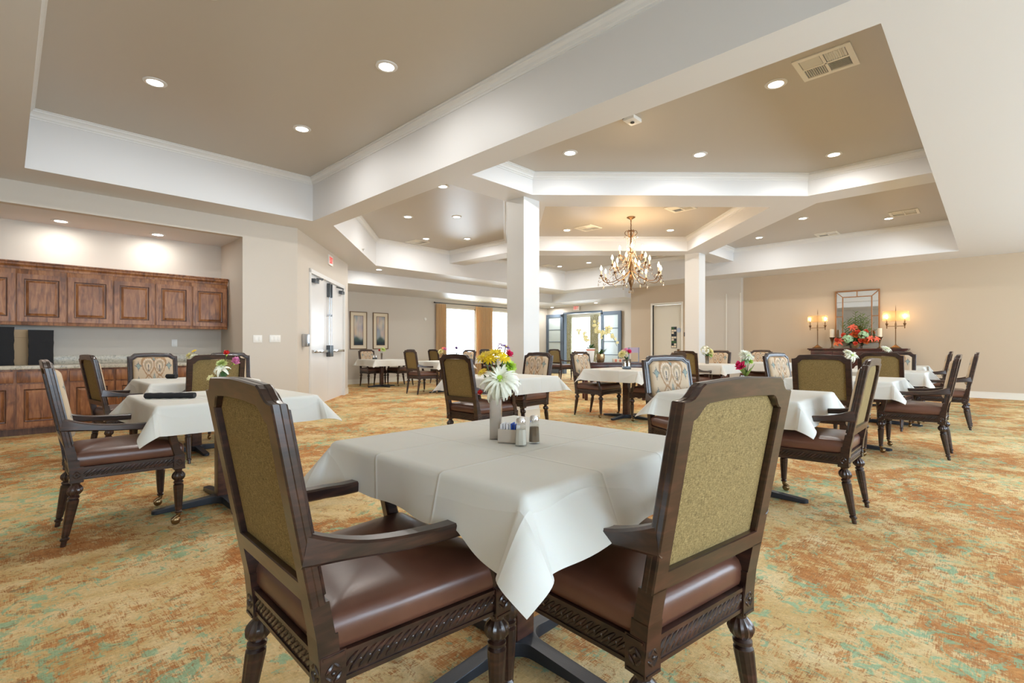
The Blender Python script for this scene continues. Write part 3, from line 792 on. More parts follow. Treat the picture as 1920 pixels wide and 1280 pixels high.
CH0 = thing('dining_chair','x','chair')
chair_parts(CH0)
GW = None
first_chair = [True]
def chair(x, y, heading, label):
    rot = radians(heading)-pi/2
    if first_chair[0]:
        first_chair[0] = False; o = CH0; o.location = (x,y,0); o.rotation_euler = (0,0,rot); o['label'] = label
    else: o = dup(CH0, None, (x,y,0), rot, label)
    o['group'] = 'upholstered armchairs around the dining tables'
    return o
for c_ in [
 (.735,1.27,-1,'large foreground armchair at left of nearest table, seen from behind with olive woven back'),
 (1.288,.783,81.5,'large foreground armchair at right of nearest table, its olive woven back facing the camera'),
 (.505,3.88,0,'leftmost armchair standing sideways on the carpet beside the table with a rolled black napkin'),
 (.88,6.15,7,'armchair seen edge-on in front of the wooden base cabinets, left side of cabinet-side table'),
 (1.24,6.94,-90,'armchair with patterned front showing, against the wooden cabinets behind the cabinet-side table'),
 (1.42,5.70,90,'armchair with olive back and multicoloured flowers before it, near side of cabinet-side table'),
 (1.98,6.85,-100,'armchair mostly hidden behind another, right of the patterned chair at the cabinets'),
 (3.90,.90,90,'armchair in side view at right, its seat under the long pointed tablecloth corner'),
 (3.95,1.77,-116,'patterned armchair tilted toward camera, rising left of the foreground right chair'),
 (5.80,1.18,0,'armchair with broad olive back seen squarely, behind the table right of the foreground chair'),
 (6.60,.585,90,'armchair in full side view at the right, legs clear on open carpet'),
 (6.76,1.65,-106,'narrow patterned armchair lit pale blue, left of the broad olive-backed chair on the right'),
 (8.40,1.06,0,'armchair with olive back in front of the sideboard with the mirror'),
 (9.09,.49,90,'rightmost armchair in side view against the tan wall'),
 (9.40,1.08,180,'armchair with patterned front partly hidden, just below the right lamp of the sideboard'),
 (11.3,.85,90,'farthest armchair of the right-hand row in side view, small against tan wall'),
 (6.65,4.56,-90,'patterned armchair on left side of the middle table, between column and console'),
 (6.70,3.56,90,'armchair half hidden behind the tilted patterned chair, right side of the middle table'),
 (3.51,3.88,0,'olive-backed armchair directly left of the bouquet on the nearest table'),
 (4.70,4.41,180,'patterned armchair facing camera at the foot of the near white column'),
 (9.14,4.10,0,'brown framed armchair with olive back at the foot of the far white column'),
 (10.40,4.22,180,'orange patterned armchair behind pale flowers, just right of the far white column'),
 (12.25,3.95,180,'small orange patterned armchair, second one right of the far white column'),
 (7.20,12.50,-90,'small patterned armchair below the two framed pictures'),
 (7.85,12.10,180,'small armchair with only its seat and legs showing, right of the table below the pictures'),
 (6.86,9.64,0,'small olive-backed armchair standing right of the two framed pictures'),
 (7.95,9.60,180,'small armchair with patterned front before the far bright window'),
 (9.20,11.90,0,'small armchair below the left gold curtain of the far window'),
 (10.85,11.42,0,'small armchair below the middle gold curtain of the far window'),
 (12.90,10.30,0,'small olive-backed armchair in front of the left french door'),
]: chair(*c_)

# ================================================================== TABLES
CLOTH = .655
def cloth_mesh(a=.47, c=CLOTH, seed=0, arms=(), ext=None, lift=()):
    ext = ext or (c-a,)*4      # overhang at -x, +x, -y, +y
    r = random.Random(seed); ph = [r.uniform(0,6.28) for _ in range(8)]; amp = [r.uniform(.7,1.3) for _ in range(8)]
    NN = 84
    pm = [radians(38)+r.uniform(-.12,.12) for _ in range(4)]
    vs = []; rr = .014
    def bend(o):     # rounded hem over the table edge: returns (horizontal, drop) for arc length o
        if o < rr*pi/2: 
            t = o/rr; return rr*sin(t), rr*(1-cos(t)), t
        return rr, rr+(o-rr*pi/2), pi/2
    def side(t, o, k):
        h, d, an = bend(o)
        e = abs(t)/a
        psi = radians(7) + radians(6)*amp[k]*sin(t*5.2+ph[k])*min(1,1.6-e) + radians(15)*e**5 + radians(4)*sin(t*13+ph[k+4])*(1-e)
        for ka, ta in arms:
            if ka == k: psi = psi + (radians(54)-psi)*exp(-((t-ta)/.095)**2)*1.0
        L_ = max(0, d-rr)
        for ka, ta, f_, sg_ in lift:
            if ka == k: L_ *= 1-f_*exp(-((t-ta)/sg_)**2)
        return h + L_*sin(psi), (d if L_ == 0 else rr+L_*cos(psi)), psi
    for j in range(NN+1):
        for i in range(NN+1):
            s = -(a+ext[0])+(2*a+ext[0]+ext[1])*i/NN; t = -(a+ext[2])+(2*a+ext[2]+ext[3])*j/NN
            # keep grid lines on the table edge
            os_, ot = abs(s)-a, abs(t)-a
            if os_ <= 0 and ot <= 0: vs.append((s,t,0)); continue
            if ot <= 0:
                k = 0 if s>0 else 1; h, d, _ = side(t, os_, k); sg = 1 if s>0 else -1
                vs.append((sg*(a+h), t, -d)); continue
            if os_ <= 0:
                k = 2 if t>0 else 3; h, d, _ = side(s, ot, k); sg = 1 if t>0 else -1
                vs.append((s, sg*(a+h), -d)); continue
            R_ = sqrt(os_*os_+ot*ot); th = atan2(ot, os_)
            kx = 0 if s>0 else 1; ky = 2 if t>0 else 3
            px = side(a*(1 if t>0 else -1), R_, kx)[2]; py = side(a*(1 if s>0 else -1), R_, ky)[2]
            w = th/(pi/2); psi0 = px*(1-w)+py*w
            ci = (kx*2+(ky-2)) % 4
            psi = psi0 + (pm[ci]-psi0)*(sin(2*th)**1.3)
            h, d, _ = bend(R_); L_ = max(0, d-rr)
            w2 = .5+.5*sin((w-.5)*pi)
            aa = w2*pi/2
            ho = h + L_*sin(psi); dn_ = d if L_ == 0 else rr+L_*cos(psi)
            sxn = 1 if s>0 else -1; syn = 1 if t>0 else -1
            vs.append((sxn*(a+ho*cos(aa)), syn*(a+ho*sin(aa)), -dn_))
    W_ = NN+1
    fs = [(j*W_+i, j*W_+i+1, (j+1)*W_+i+1, (j+1)*W_+i) for j in range(NN) for i in range(NN)]
    mb = MB(); mb.add(vs, fs)
    return mb
TZ = .748; CT = .757
cloths = []
for k in range(3):
    o = cloth_mesh(seed=k+1, arms=()).build('tablecloth', M['linen'], smooth=70, fix=False)
    md = o.modifiers.new('thickness','SOLIDIFY'); md.thickness = .003; md.offset = -1
    cloths.append([o, False])
def make_table():
    t = thing('dining_table','x','table')
    mb = MB(); mb.box(-.455,.455,-.455,.455,.718,TZ); mb.build('tabletop', M['table_wood'], t, bevel=.005)
    mb = MB(); mb.box(-.045,.045,-.045,.045,.05,.70); mb.build('column', M['table_wood'], t, bevel=.008)
    mb = MB(); mb.box(-.16,.16,-.16,.16,.700,.718); mb.build('mounting_plate', M['iron'], t, bevel=.003)
    Lf, hw_, rf = .42, .027, .075; pl = []
    for k in range(4):
        Rk = Matrix.Rotation(k*pi/2,2)
        seg = []
        for q in range(7):
            a = -pi/2+pi*q/6; seg.append((Lf-.027+.027*cos(a), hw_*sin(a)))
        c = hw_+rf
        for q in range(9):
            a = 1.5*pi-(pi/2)*q/8; seg.append((c+rf*cos(a) if False else c-rf*sin((q/8)*pi/2)*1.0, c-rf*cos((q/8)*pi/2)))
        pl += [tuple(Rk @ Vector(p_)) for p_ in seg]
    mb = MB(); rg = []
    for ins, zf in ((1.0,0),(1.0,1),(.985,1.15)):
        rg.append([(x_*ins, y_*ins, (.006 if zf == 0 else (.052-.028*max(0,(sqrt(x_*x_+y_*y_)-.06))/.36)*min(1,zf)+(.003 if zf>1 else 0))) for x_, y_ in pl])
    mb.loft(rg[:2], True, False); n_ = len(pl)
    mb.loft(rg[1:], True, False)
    mb.add([(0,0,.057)]+rg[2], [(0,i+1,(i+1)%n_+1) for i in range(n_)])
    mb.add([(0,0,.004)]+rg[0], [(0,i+1,(i+1)%n_+1) for i in range(n_)])
    mb.build('base', M['iron'], t, smooth=40)
    for k in range(4):
        mb = MB(); mb.lathe([(.016,0),(.018,.012)],10,M=RZ(k*pi/2) @ T(.385,0,0)); mb.build('foot', M['black_plate'], t)
    return t
TB0 = make_table(); tb_first = [True]; tk = [0]
TABLES = {}
def table(key, x, y, tl, cl):
    if tb_first[0]: tb_first[0] = False; t = TB0; t.location = (x,y,0); t['label'] = tl
    else: t = dup(TB0, None, (x,y,0), 0, tl)
    t['group'] = 'pedestal dining tables'
    if key == 'main':
        o = cloth_mesh(seed=11, arms=((3,-.285),(3,.262)), lift=((1,.02,.24,.30),(1,-.25,.26,.085),(1,.29,.12,.085))).build('tablecloth', M['linen'], smooth=70, fix=False)
        md = o.modifiers.new('thickness','SOLIDIFY'); md.thickness = .003; md.offset = -1
        o.location = (x,y,CT); tag(o, cl, 'tablecloth', 'white tablecloths'); TABLES[key] = (x,y); return
    k = tk[0] % 3; rot = (tk[0]//3)*pi/2; tk[0] += 1
    c = cloths[k]
    if not c[1]: c[1] = True; o = c[0]; o.location = (x,y,CT); o.rotation_euler = (0,0,rot); o['label'] = cl; o['category'] = 'tablecloth'
    else: o = dup(c[0], None, (x,y,CT), rot, cl)
    o['category'] = 'tablecloth'; o['group'] = 'white tablecloths'
    TABLES[key] = (x,y)
for a_ in [
 ('main',1.31,1.25,'nearest pedestal table, between the two large foreground chairs','large white tablecloth on the nearest table with a hanging corner pointing at the camera'),
 ('left',1.08,3.93,'pedestal table at the left with black cross-shaped feet on the carpet','white tablecloth at left with a rolled black napkin lying on it'),
 ('cab',1.41,6.07,'pedestal table farthest left, in front of the wooden cabinets','white tablecloth on the table nearest the wooden cabinets'),
 ('N',4.08,4.15,'pedestal table behind the bouquet of the nearest table','bluish white tablecloth seen behind the bouquet of the nearest table'),
 ('M',6.73,4.07,'pedestal table in the middle with brown column and cross feet in plain view','white tablecloth of the middle table holding a square vase of pink and white flowers'),
 ('R1',3.92,1.34,'pedestal table directly behind the foreground right chair','white tablecloth with a long pointed corner right behind the foreground right chair'),
 ('R2',6.50,1.17,'pedestal table second in the right-hand row','bluish white tablecloth second in the right-hand row, between broad olive back and side-view chair'),
 ('R3',8.80,1.10,'pedestal table third in the right-hand row, before the sideboard','white tablecloth third in the right-hand row, before the sideboard'),
 ('R4',11.25,1.30,'pedestal table fourth and last in the right-hand row','small white tablecloth corner below the right sideboard lamp, last in the right-hand row'),
 ('S1',9.83,4.10,'pedestal table just right of the far white column','white tablecloth just right of the far white column'),
 ('S2',11.70,3.55,'pedestal table farthest from the camera toward the tan wall recess','white tablecloth behind the pink carnation, farthest toward the tan wall'),
 ('T1',7.25,12.10,'small distant pedestal table below the two framed pictures','distant white tablecloth below the two framed pictures'),
 ('T2',7.45,9.60,'small distant pedestal table right of the small olive-backed chair','distant white tablecloth left of the bright window'),
 ('T3',9.75,11.90,'small distant pedestal table under the left gold curtain','distant white tablecloth under the left gold curtain'),
 ('T4',11.20,11.45,'small distant pedestal table near the near column, under the bright window','distant white tablecloth under the middle gold curtain'),
]: table(*a_)
# ================================================================== CABINETS
UB = [-.395,.085,.567,1.053,1.541,2.011,2.508]
def raised_door(mb, x0, x1, z0, z1, y, fr=.062, mi=0, mg=1):
    """door slab in plane y facing -y"""
    mb.box(x0,x0+fr,y-.02,y,z0,z1,mi); mb.box(x1-fr,x1,y-.02,y,z0,z1,mi)
    mb.box(x0+fr,x1-fr,y-.02,y,z0,z0+fr,mi); mb.box(x0+fr,x1-fr,y-.02,y,z1-fr,z1,mi)
    a0,a1,b0,b1 = x0+fr,x1-fr,z0+fr,z1-fr
    lv = [(0,-.016),(.008,-.005),(.016,-.004),(.045,-.016)]
    rings = [[(a0+d,y+h,b0+d),(a1-d,y+h,b0+d),(a1-d,y+h,b1-d),(a0+d,y+h,b1-d)] for d,h in lv]
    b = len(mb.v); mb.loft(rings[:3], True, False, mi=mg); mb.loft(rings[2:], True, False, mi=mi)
    r_ = rings[-1]; mb.add(r_, [(0,1,2,3)], mi)
ordn = ['leftmost','second from left','third from left','fourth from left','fifth from left','rightmost']
for i in range(6):
    a, b_ = UB[i], UB[i+1]
    t = thing('wall_cabinet', 'knotty wood wall cabinet, %s of the upper row' % ordn[i], 'cabinet', ((a+b_)/2, 9.09, 1.38), 0, 'wooden wall cabinets')
    w = (b_-a)/2
    mb = MB(); mb.box(-w,w,-.17,.185,.02,.72); mb.box(-w,w,-.19,-.165,.0,.72); mb.build('body', M['alder'], t, bevel=.002)
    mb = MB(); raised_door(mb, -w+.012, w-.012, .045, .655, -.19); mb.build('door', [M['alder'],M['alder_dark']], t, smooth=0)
mb = MB(); prof = [(0,2.10),(-.012,2.10),(-.016,2.125),(-.036,2.150),(-.040,2.172),(-.055,2.180),(-.055,2.195),(0,2.195)]
mb.loft([[(u_,8.895+y,z) for y,z in prof] for u_ in (-.45,2.508)], True, True)
tag(mb.build('cornice', M['alder'], smooth=0), 'long wooden cornice running along the top of the wall cabinets', 'moulding')
BB = [-.40,.076,.562,1.036,1.53,2.02,2.508]
for i in range(6):
    a, b_ = BB[i], BB[i+1]; w = (b_-a)/2
    t = thing('base_cabinet', 'knotty wood base cabinet with drawer, %s of the lower row' % ordn[i], 'cabinet', ((a+b_)/2, 8.94, 0), 0, 'wooden base cabinets')
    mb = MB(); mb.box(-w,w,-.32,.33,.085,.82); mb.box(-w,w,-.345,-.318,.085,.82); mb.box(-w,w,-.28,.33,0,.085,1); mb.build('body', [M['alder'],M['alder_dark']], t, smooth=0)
    mb = MB(); mb.box(-w+.014,w-.014,-.366,-.345,.655,.795); mb.build('drawer', M['alder'], t, bevel=.006)
    mb = MB(); raised_door(mb, -w+.014, w-.014, .105, .635, -.345); mb.build('door', [M['alder'],M['alder_dark']], t, smooth=0)
t = thing('countertop','speckled granite worktop on the wooden base cabinets','worktop',(1.05,8.9,.82))
mb = MB(); mb.box(-1.46,1.465,-.345,.378,0,.045); mb.build('slab', M['granite'], t, bevel=.004)
mb = MB(); mb.box(-1.46,1.465,.355,.378,.045,.16); mb.build('backsplash', M['granite'], t, bevel=.002)
for x, w, h, lb in ((-.12,.19,.485,'black cloth-covered box on the worktop, cut by the left picture edge'),(.318,.118,.452,'black cloth-covered box on the worktop, right one of the two')):
    mb = MB(); rr = random.Random(int(x*100)); rings = []
    for j in range(12):
        z = .866+h*j/11; q = []
        for k in range(16):
            a = 2*pi*k/16; c_, s_ = cos(a), sin(a); m_ = max(abs(c_),abs(s_)); q.append((x+w*c_/m_*(1+rr.uniform(-.025,.025)), 8.98+.15*s_/m_*(1+rr.uniform(-.04,.04)), z))
        rings.append(q)
    mb.loft(rings); tag(mb.build('covered_box', M['black_cloth'], smooth=60), lb, 'box', 'black covered boxes')
mb = MB(); mb.box(.065,.205,8.93,9.15,.866,1.32); mb.box(.075,.195,8.925,8.93,1.22,1.235)
tag(mb.build('tan_box', M['cardboard'], bevel=.004), 'tan board box standing between the two black boxes', 'box')
def plate(x, y, z, w, h, n, label, rot=0, name='light_switch'):
    t = thing(name, label, 'switch' if name=='light_switch' else 'outlet', (x,y,z), rot)
    mb = MB(); mb.box(-w/2,w/2,-.007,0,-h/2,h/2); mb.build('cover_plate', M['plastic'], t, bevel=.002)
    for k in range(n):
        c = -w/2+w*(k+.5)/n
        mb = MB(); mb.box(c-.017,c+.017,-.012,-.007,-.034,.034); mb.build('rocker', M['plastic'], t, bevel=.002)
plate(2.735,V_CAB,1.225,.13,.115,2,'left white switch plate on the wall beside the cabinets')
plate(2.995,V_CAB,1.230,.17,.115,3,'right shinier white switch plate near the door corner')
plate(1.86,NV,1.16,.075,.115,1,'white outlet above the worktop under the wall cabinets',name='wall_outlet')
t = thing('hand_sanitizer','silver hand sanitizer dispenser on the wall left of the double door','dispenser',(*(DA+DD*.27),1.10),DANG)
mb = MB(); mb.box(-.065,.065,-.10,0,0,.22); mb.build('housing', M['steel'], t, bevel=.018)
mb = MB(); mb.box(-.03,.03,-.108,-.09,.02,.06); mb.build('nozzle_cover', M['dark_steel'], t, bevel=.004)

def exit_sign(x, y, z, rot, label):
    t = thing('exit_sign', label, 'sign', (x,y,z), rot)
    mb = MB(); mb.box(-.15,.15,-.03,.0,-.10,.10); mb.build('housing', M['plastic'], t, bevel=.004)
    mb = MB(); y1 = -.034
    def st(a,b_,c,d): mb.box(a,b_,y1,-.030,c,d)
    h = .062; w_ = .014
    x_ = -.115
    st(x_,x_+w_,-h,h); [st(x_,x_+.045,zz,zz+w_) for zz in (-h,-.007,h-w_)]
    for sg in (1,-1):
        mb.bar([(-.055,y1+.002,-h*sg),(-.010,y1+.002,h*sg)],w_,.004,(1,0,0))
    st(.012,.012+w_,-h,h)
    st(.045,.115,h-w_,h); st(.073,.073+w_,-h,h)
    mb.build('lettering', M['red'], t, smooth=0)
pt = DA+DD*1.95
exit_sign(pt.x, pt.y, 2.86, DANG, 'red exit sign above the white double door')
exit_sign(U_F-.02, 11.95, 2.66, radians(-90), 'red exit sign above the open french doors')

# ================================================================== CEILING FIXTURES
def downlight_parts(t):
    mb = MB(); mb.lathe([(.066,.0),(.070,-.010),(.098,-.006),(.102,.0)],28); mb.build('trim_ring', M['ceil_edge'], t)
    mb = MB(); mb.lathe([(.001,-.007),(.066,-.006),(.066,-.002)],28); mb.build('lens', M['lens'], t)
DL0 = thing('downlight','x','ceiling light'); downlight_parts(DL0)
ld = bpy.data.lights.new('downlight_glow','AREA'); ld.shape='DISK'; ld.size=.14; ld.energy=DOWN_W; ld.color=(1,.978,.94)
lo = bpy.data.objects.new('downlight_glow', ld); COL.objects.link(lo); lo.parent = DL0; lo.location=(0,0,-.02)
dim_light = ld.copy(); dim_light.energy = DOWN_W*.45
dls = [
 (1.02,5.89,TRAY,'recessed light in the left tray ceiling, the farther left one'),
 (2.46,4.02,TRAY,'large recessed light right of centre in the left tray ceiling'),
 (2.46,5.89,TRAY,'recessed light nearest the inner corner of the left tray ceiling'),
 (1.02,4.10,TRAY,'recessed light cut by the top edge of the picture'),
 (4.93,6.37,TRAY,'recessed light closest to the big white beam, left of the near column'),
 (5.60,8.36,TRAY,'recessed light, left of the front pair left of the near column'),
 (6.28,7.66,TRAY,'recessed light, right of the front pair left of the near column'),
 (7.04,9.74,TRAY,'recessed light beside the ceiling vent, left of the back pair'),
 (7.73,9.03,TRAY,'recessed light, right of the back pair left of the near column'),
 (5.31,1.53,TRAY,'large recessed light beside the big ceiling vent at upper right'),
 (5.27,4.05,TRAY,'recessed light above the near column, left of a row of three'),
 (6.54,2.83,TRAY,'recessed light in the middle of the row of three at upper right'),
 (7.80,1.53,TRAY,'recessed light at the right of the row of three at upper right'),
 (8.71,6.78,TRAY,'recessed light left of the chandelier in the warm centre ceiling'),
 (10.32,5.13,TRAY,'recessed light right of the chandelier in the warm centre ceiling'),
 (11.24,2.74,TRAY,'recessed light in the right rear tray, left of a similar one'),
 (12.46,1.50,TRAY,'recessed light beside the vent in the right rear tray'),
 (12.49,3.97,TRAY,'recessed light farthest back in the right rear tray'),
 (12.47,10.0,TRAY,'distant recessed light left of the chandelier below the ring beam'),
 (12.54,8.91,TRAY,'distant recessed light just beside the chandelier candles'),
 (.51,8.90,2.78,'recessed light over the left part of the wall cabinets'),
 (1.58,8.93,2.78,'recessed light over the right part of the wall cabinets'),
 (6.56,11.07,SOFF,'small recessed light in the low border beyond the exit sign'),
 (15.6,12.9,LOWC-.02,'small recessed light above the left french door'),
 (15.3,10.55,LOWC,'small recessed light above the right french door'),
]
for i, (x, y, z, lb) in enumerate(dls):
    zc = z-.001
    if i == 0: DL0.location = (x,y,zc); DL0['label'] = lb; o = DL0
    else: o = dup(DL0, None, (x,y,zc), 0, lb)
    o['group'] = 'round recessed ceiling lights'
    if z < SOFF-.1:
        for ch in o.children:
            if ch.type == 'LIGHT':
                if z == 2.78: ch.data = dim_light

def vent(x, y, z, label, rot=0, w=.45, first=[None]):
    t = thing('ceiling_vent', label, 'air vent', (x,y,z), rot, 'white ceiling air vents')
    h = w/2
    mb = MB(); mb.box(-h,h,-h,-h+.045,-.012,0); mb.box(-h,h,h-.045,h,-.012,0); mb.box(-h,-h+.045,-h+.045,h-.045,-.012,0); mb.box(h-.045,h,-h+.045,h-.045,-.012,0)
    mb.box(-.012,.012,-h+.04,h-.04,-.012,0); mb.box(-h+.04,h-.04,-.012,.012,-.012,0)
    mb.build('frame', M['trim'], t, bevel=.002)
    mb = MB(); mb.box(-h+.04,h-.04,-h+.04,h-.04,-.002,0); mb.build('duct', flat('duct_grey',(.30,.31,.33,1),.6), t, smooth=0)
    mb = MB(); n = 9; q = h-.05
    for qx, qy, dr in ((-1,-1,0),(1,-1,1),(1,1,0),(-1,1,1)):
        for k in range(n):
            c = .018+(q-.02)*(k+.5)/n
            Mx = T(qx*(q/2+.008), qy*c, -.006) @ RX(.7*qy) if dr == 0 else T(qx*c, qy*(q/2+.008), -.006) @ RY(-.7*qx)
            if dr == 0: mb.box(-q/2+.01,q/2-.01,-.009,.009,-.001,.001,M=Mx)
            else: mb.box(-.009,.009,-q/2+.01,q/2-.01,-.001,.001,M=Mx)
    mb.build('louvre', M['trim'], t, smooth=0)
vent(5.23,1.09,TRAY,'big louvred ceiling vent at the upper right')
vent(8.81,4.18,TRAY,'ceiling vent upper right of the chandelier')
vent(8.87,6.33,TRAY,'ceiling vent left of the chandelier')
vent(12.15,1.22,TRAY,'ceiling vent far right in the right rear tray')
vent(13.2,2.72,TRAY,'ceiling vent low in the right rear tray above the tan wall')
vent(7.12,10.2,TRAY,'ceiling vent far left behind the big beam')
vent(12.9,6.9,TRAY,'distant ceiling vent right of the chandelier')
vent(12.1,10.25,TRAY,'distant ceiling vent next to the near column')
t = thing('smoke_detector','small white box-shaped detector on the ceiling above the near column','detector',(4.97,2.93,TRAY))
mb = MB(); mb.box(-.09,.09,-.07,.07,-.045,0); mb.build('housing', M['plastic'], t, bevel=.012)
mb = MB(); mb.lathe([(.02,-.045),(.025,-.055),(.012,-.062)],12); mb.box(-.10,-.06,.05,.075,-.02,0); mb.build('sensor', M['dark_steel'], t)
mb = MB(); mb.lathe([(.03,0),(.03,-.004),(.008,-.01),(.008,-.03),(.018,-.034)],12,M=T(4.97,9.49-.5,SOFF))
mb.v = [Vector((p_.x,p_.y,p_.z)) for p_ in mb.v]
tag(mb.build('sprinkler', M['chrome']), 'tiny fire sprinkler under the white border near the door sign', 'sprinkler')
t = thing('wall_thermostat','small round white detector on the wall left of the gold curtain','detector',(9.72,V_WIN,2.02))
mb = MB(); mb.lathe([(.05,0),(.048,.02),(.03,.028)],18,M=RX(pi/2)); mb.build('housing', M['plastic'], t)

# ================================================================== CHANDELIER
ct = thing('chandelier','bronze candle chandelier hung with clear crystal drops in the centre tray','chandelier',(8.75,5.19,0))
mb = MB(); mb.lathe([(.085,3.700),(.083,3.685),(.05,3.668),(.022,3.655),(.012,3.64),(.012,3.60)],20); mb.build('canopy', M['bronze'], ct)
mb = MB(); mb.tube([(0,0,3.62),(0,0,3.44)],.008,8)
for k in range(4):
    mb.tube([(.012*cos(a),.012*sin(a) if k%2 else 0,3.62-.045*k-.02+.022*sin(a)) for a in [q*pi/5 for q in range(11)]],.004,5)
mb.build('chain', M['bronze'], ct)
mb = MB(); mb.lathe([(.012,3.45),(.03,3.43),(.016,3.40),(.022,3.36),(.014,3.30),(.020,3.15),(.034,3.02),(.020,2.92),(.040,2.82),(.060,2.72),(.035,2.62),(.020,2.55),(.050,2.48),(.062,2.42),(.035,2.34),(.014,2.29),(.024,2.26),(.006,2.22)],14)
mb.build('central_column', M['bronze'], ct)
cp = thing_crystals = []
def arm_path(r, zb, zs, kk):
    pts = []
    for q in range(15):
        t_ = q/14
        rad = .03 + (r-.03)*t_
        z = zs - (zs-zb)*sin(min(1,t_*1.25)*pi/2) if t_ < .8 else zb + ((t_-.8)/.2)**2*kk
        pts.append((rad,0,z))
    return pts
mb0 = MB(); tiers = [(8,.60,2.385,2.62,.135,0,2.60),(6,.38,2.62,2.86,.11,.3,2.80),(4,.22,2.83,3.02,.10,.6,2.97)]
bulb_o = sleeve_o = crys_o = None
rr = random.Random(2)
def crystal(parent, x, y, z, s=1):
    global crys_o
    if crys_o is None:
        mb = MB(); mb.lathe([(.002,0),(.0035,-.008),(.002,-.014),(.010,-.040),(.014,-.056),(.010,-.068),(.001,-.074)],8); crys_o = mb.build('crystal_drop', M['crystal'], parent, smooth=0); o = crys_o
    else: o = crys_o.copy(); COL.objects.link(o); o.parent = parent
    o.location = (x,y,z); o.scale = (s,s,s)
ncr = 0
for n_, r_, zb, zs, kk, ph, zt in tiers:
    for k in range(n_):
        a = 2*pi*k/n_+ph; Rm = RZ(a); P = arm_path(r_, zb, zs, kk)
        mb = MB(); mb.tube(P, .0075, 7, M=Rm)
        # scrolls
        rs = .05 if n_ > 4 else .035
        c0 = Vector((r_-.02-rs,0,zb+.075))
        mb.tube([c0+Vector((rs*(1-q/26)*cos(-.4*pi+q*.33),0,rs*(1-q/26)*sin(-.4*pi+q*.33))) for q in range(18)], .0055, 6, M=Rm)
        c1 = Vector((r_+.035,0,zb+.03)); mb.tube([c1+Vector((.035*(1-q/20)*cos(-pi+q*.38),0,.028*(1-q/20)*sin(-pi+q*.38))) for q in range(13)], .005, 6, M=Rm)
        ztop = zb+kk
        mb.lathe([(.006,ztop-.03),(.012,ztop-.012),(.036,ztop+.004),(.038,ztop+.010),(.014,ztop+.014),(.014,ztop+.03)],12,M=Rm @ T(r_,0,0))
        ao = mb.build('arm', M['bronze'], ct)
        if sleeve_o is None:
            mb = MB(); mb.lathe([(.0125,0),(.0125,.085),(.009,.09)],12); sleeve_o = mb.build('candle_sleeve', M['sleeve'], ao); so = sleeve_o
            mb = MB(); mb.lathe([(.006,0),(.016,.014),(.023,.034),(.019,.06),(.009,.085),(.001,.105)],12); bulb_o = mb.build('bulb', M['bulb'], ao); bo = bulb_o
        else:
            so = sleeve_o.copy(); bo = bulb_o.copy(); COL.objects.link(so); COL.objects.link(bo); so.parent = ao; bo.parent = ao
        x_, y_ = r_*cos(a), r_*sin(a); so.location = (x_,y_,ztop+.02); bo.location = (x_,y_,ztop+.108)
        for q in range(4 if n_>4 else 3):
            aa = a+.5*pi*q
            crystal(ct, x_+.036*cos(aa), y_+.036*sin(aa), ztop+.002, .9)
        crystal(ct, (r_+.055)*cos(a), (r_+.055)*sin(a), zb+.01, 1.1)
        if n_ > 4: crystal(ct, (r_*.6)*cos(a), (r_*.6)*sin(a), zb+.02, 1.2)
mb = MB()
for k in range(6):
    mb.tube([(Vector((.03+.10*sin(q/12*pi*.95)-.02*(q/12),0,3.30+.17*q/12-.05*max(0,(q-9)/3)))) for q in range(13)],.007,6,M=RZ(k*pi/3))
mb.build('crown', M['bronze'], ct)
for k in range(6): crystal(ct, .12*cos(k*pi/3), .12*sin(k*pi/3), 3.37, 1.3)
mb = MB()
for k in range(12):      # beaded strands from crown to lower tier
    a = k*pi/6+.2
    for q in range(34):
        t_ = q/33; r_ = .10+.42*t_**2.2-.06*sin(t_*pi); z = 3.36-.90*t_**.85
        mb.ball((r_*cos(a),r_*sin(a),z),.0075,n=6,k=4)
mb.build('bead_strand', M['crystal'], ct, smooth=0)['kind'] = 'stuff'
for k in range(5): crystal(ct, .04*cos(k*1.26), .04*sin(k*1.26), 2.27, 1.3)
for z, e in ((2.75,CHAND_W*.5),(2.55,CHAND_W*.5)):
    l_ = bpy.data.lights.new('chandelier_glow','POINT'); l_.energy = e; l_.color = (1,.68,.38); l_.shadow_soft_size = .30
    o = bpy.data.objects.new('chandelier_glow', l_); COL.objects.link(o); o.parent = ct; o.location = (0,0,z+.25)

# ================================================================== SIDEBOARD WALL
SY = 2.35
t = thing('sideboard','dark red-brown carved sideboard against the tan wall under the mirror','sideboard',(14.37,SY,0),radians(-90))
mb = MB(); mb.box(-1.0,1.0,-.235,.21,1.03,1.062); mb.build('top', M['side_wood'], t, bevel=.01)
mb = MB(); mb.box(-.93,.93,-.20,.20,.30,1.03); mb.box(-.97,.97,-.215,.205,1.005,1.03); mb.build('body', M['side_wood'], t, bevel=.004)
for k in range(4):
    x0_ = -.90+k*.455
    mb = MB(); mb.box(x0_,x0_+.435,-.215,-.198,.82,.985); mb.build('drawer', M['side_wood'], t, bevel=.006)
    mb = MB(); mb.tube([(x0_+.17,-.22,.91),(x0_+.19,-.24,.895),(x0_+.25,-.24,.895),(x0_+.27,-.22,.91)],.005,6); mb.build('drawer_pull', M['bronze'], t)
    mb = MB(); raised_door(mb, x0_, x0_+.435, .33, .80, -.198, .05); mb.build('door', M['side_wood'], t, smooth=0)
for sx in (-.88,.88):
    for sy in (-.16,.16):
        mb = MB(); mb.lathe([(.012,0),(.02,.03),(.028,.12),(.022,.18),(.035,.24),(.035,.305)],14,M=T(sx,sy,0)); mb.build('leg', M['side_wood'], t)
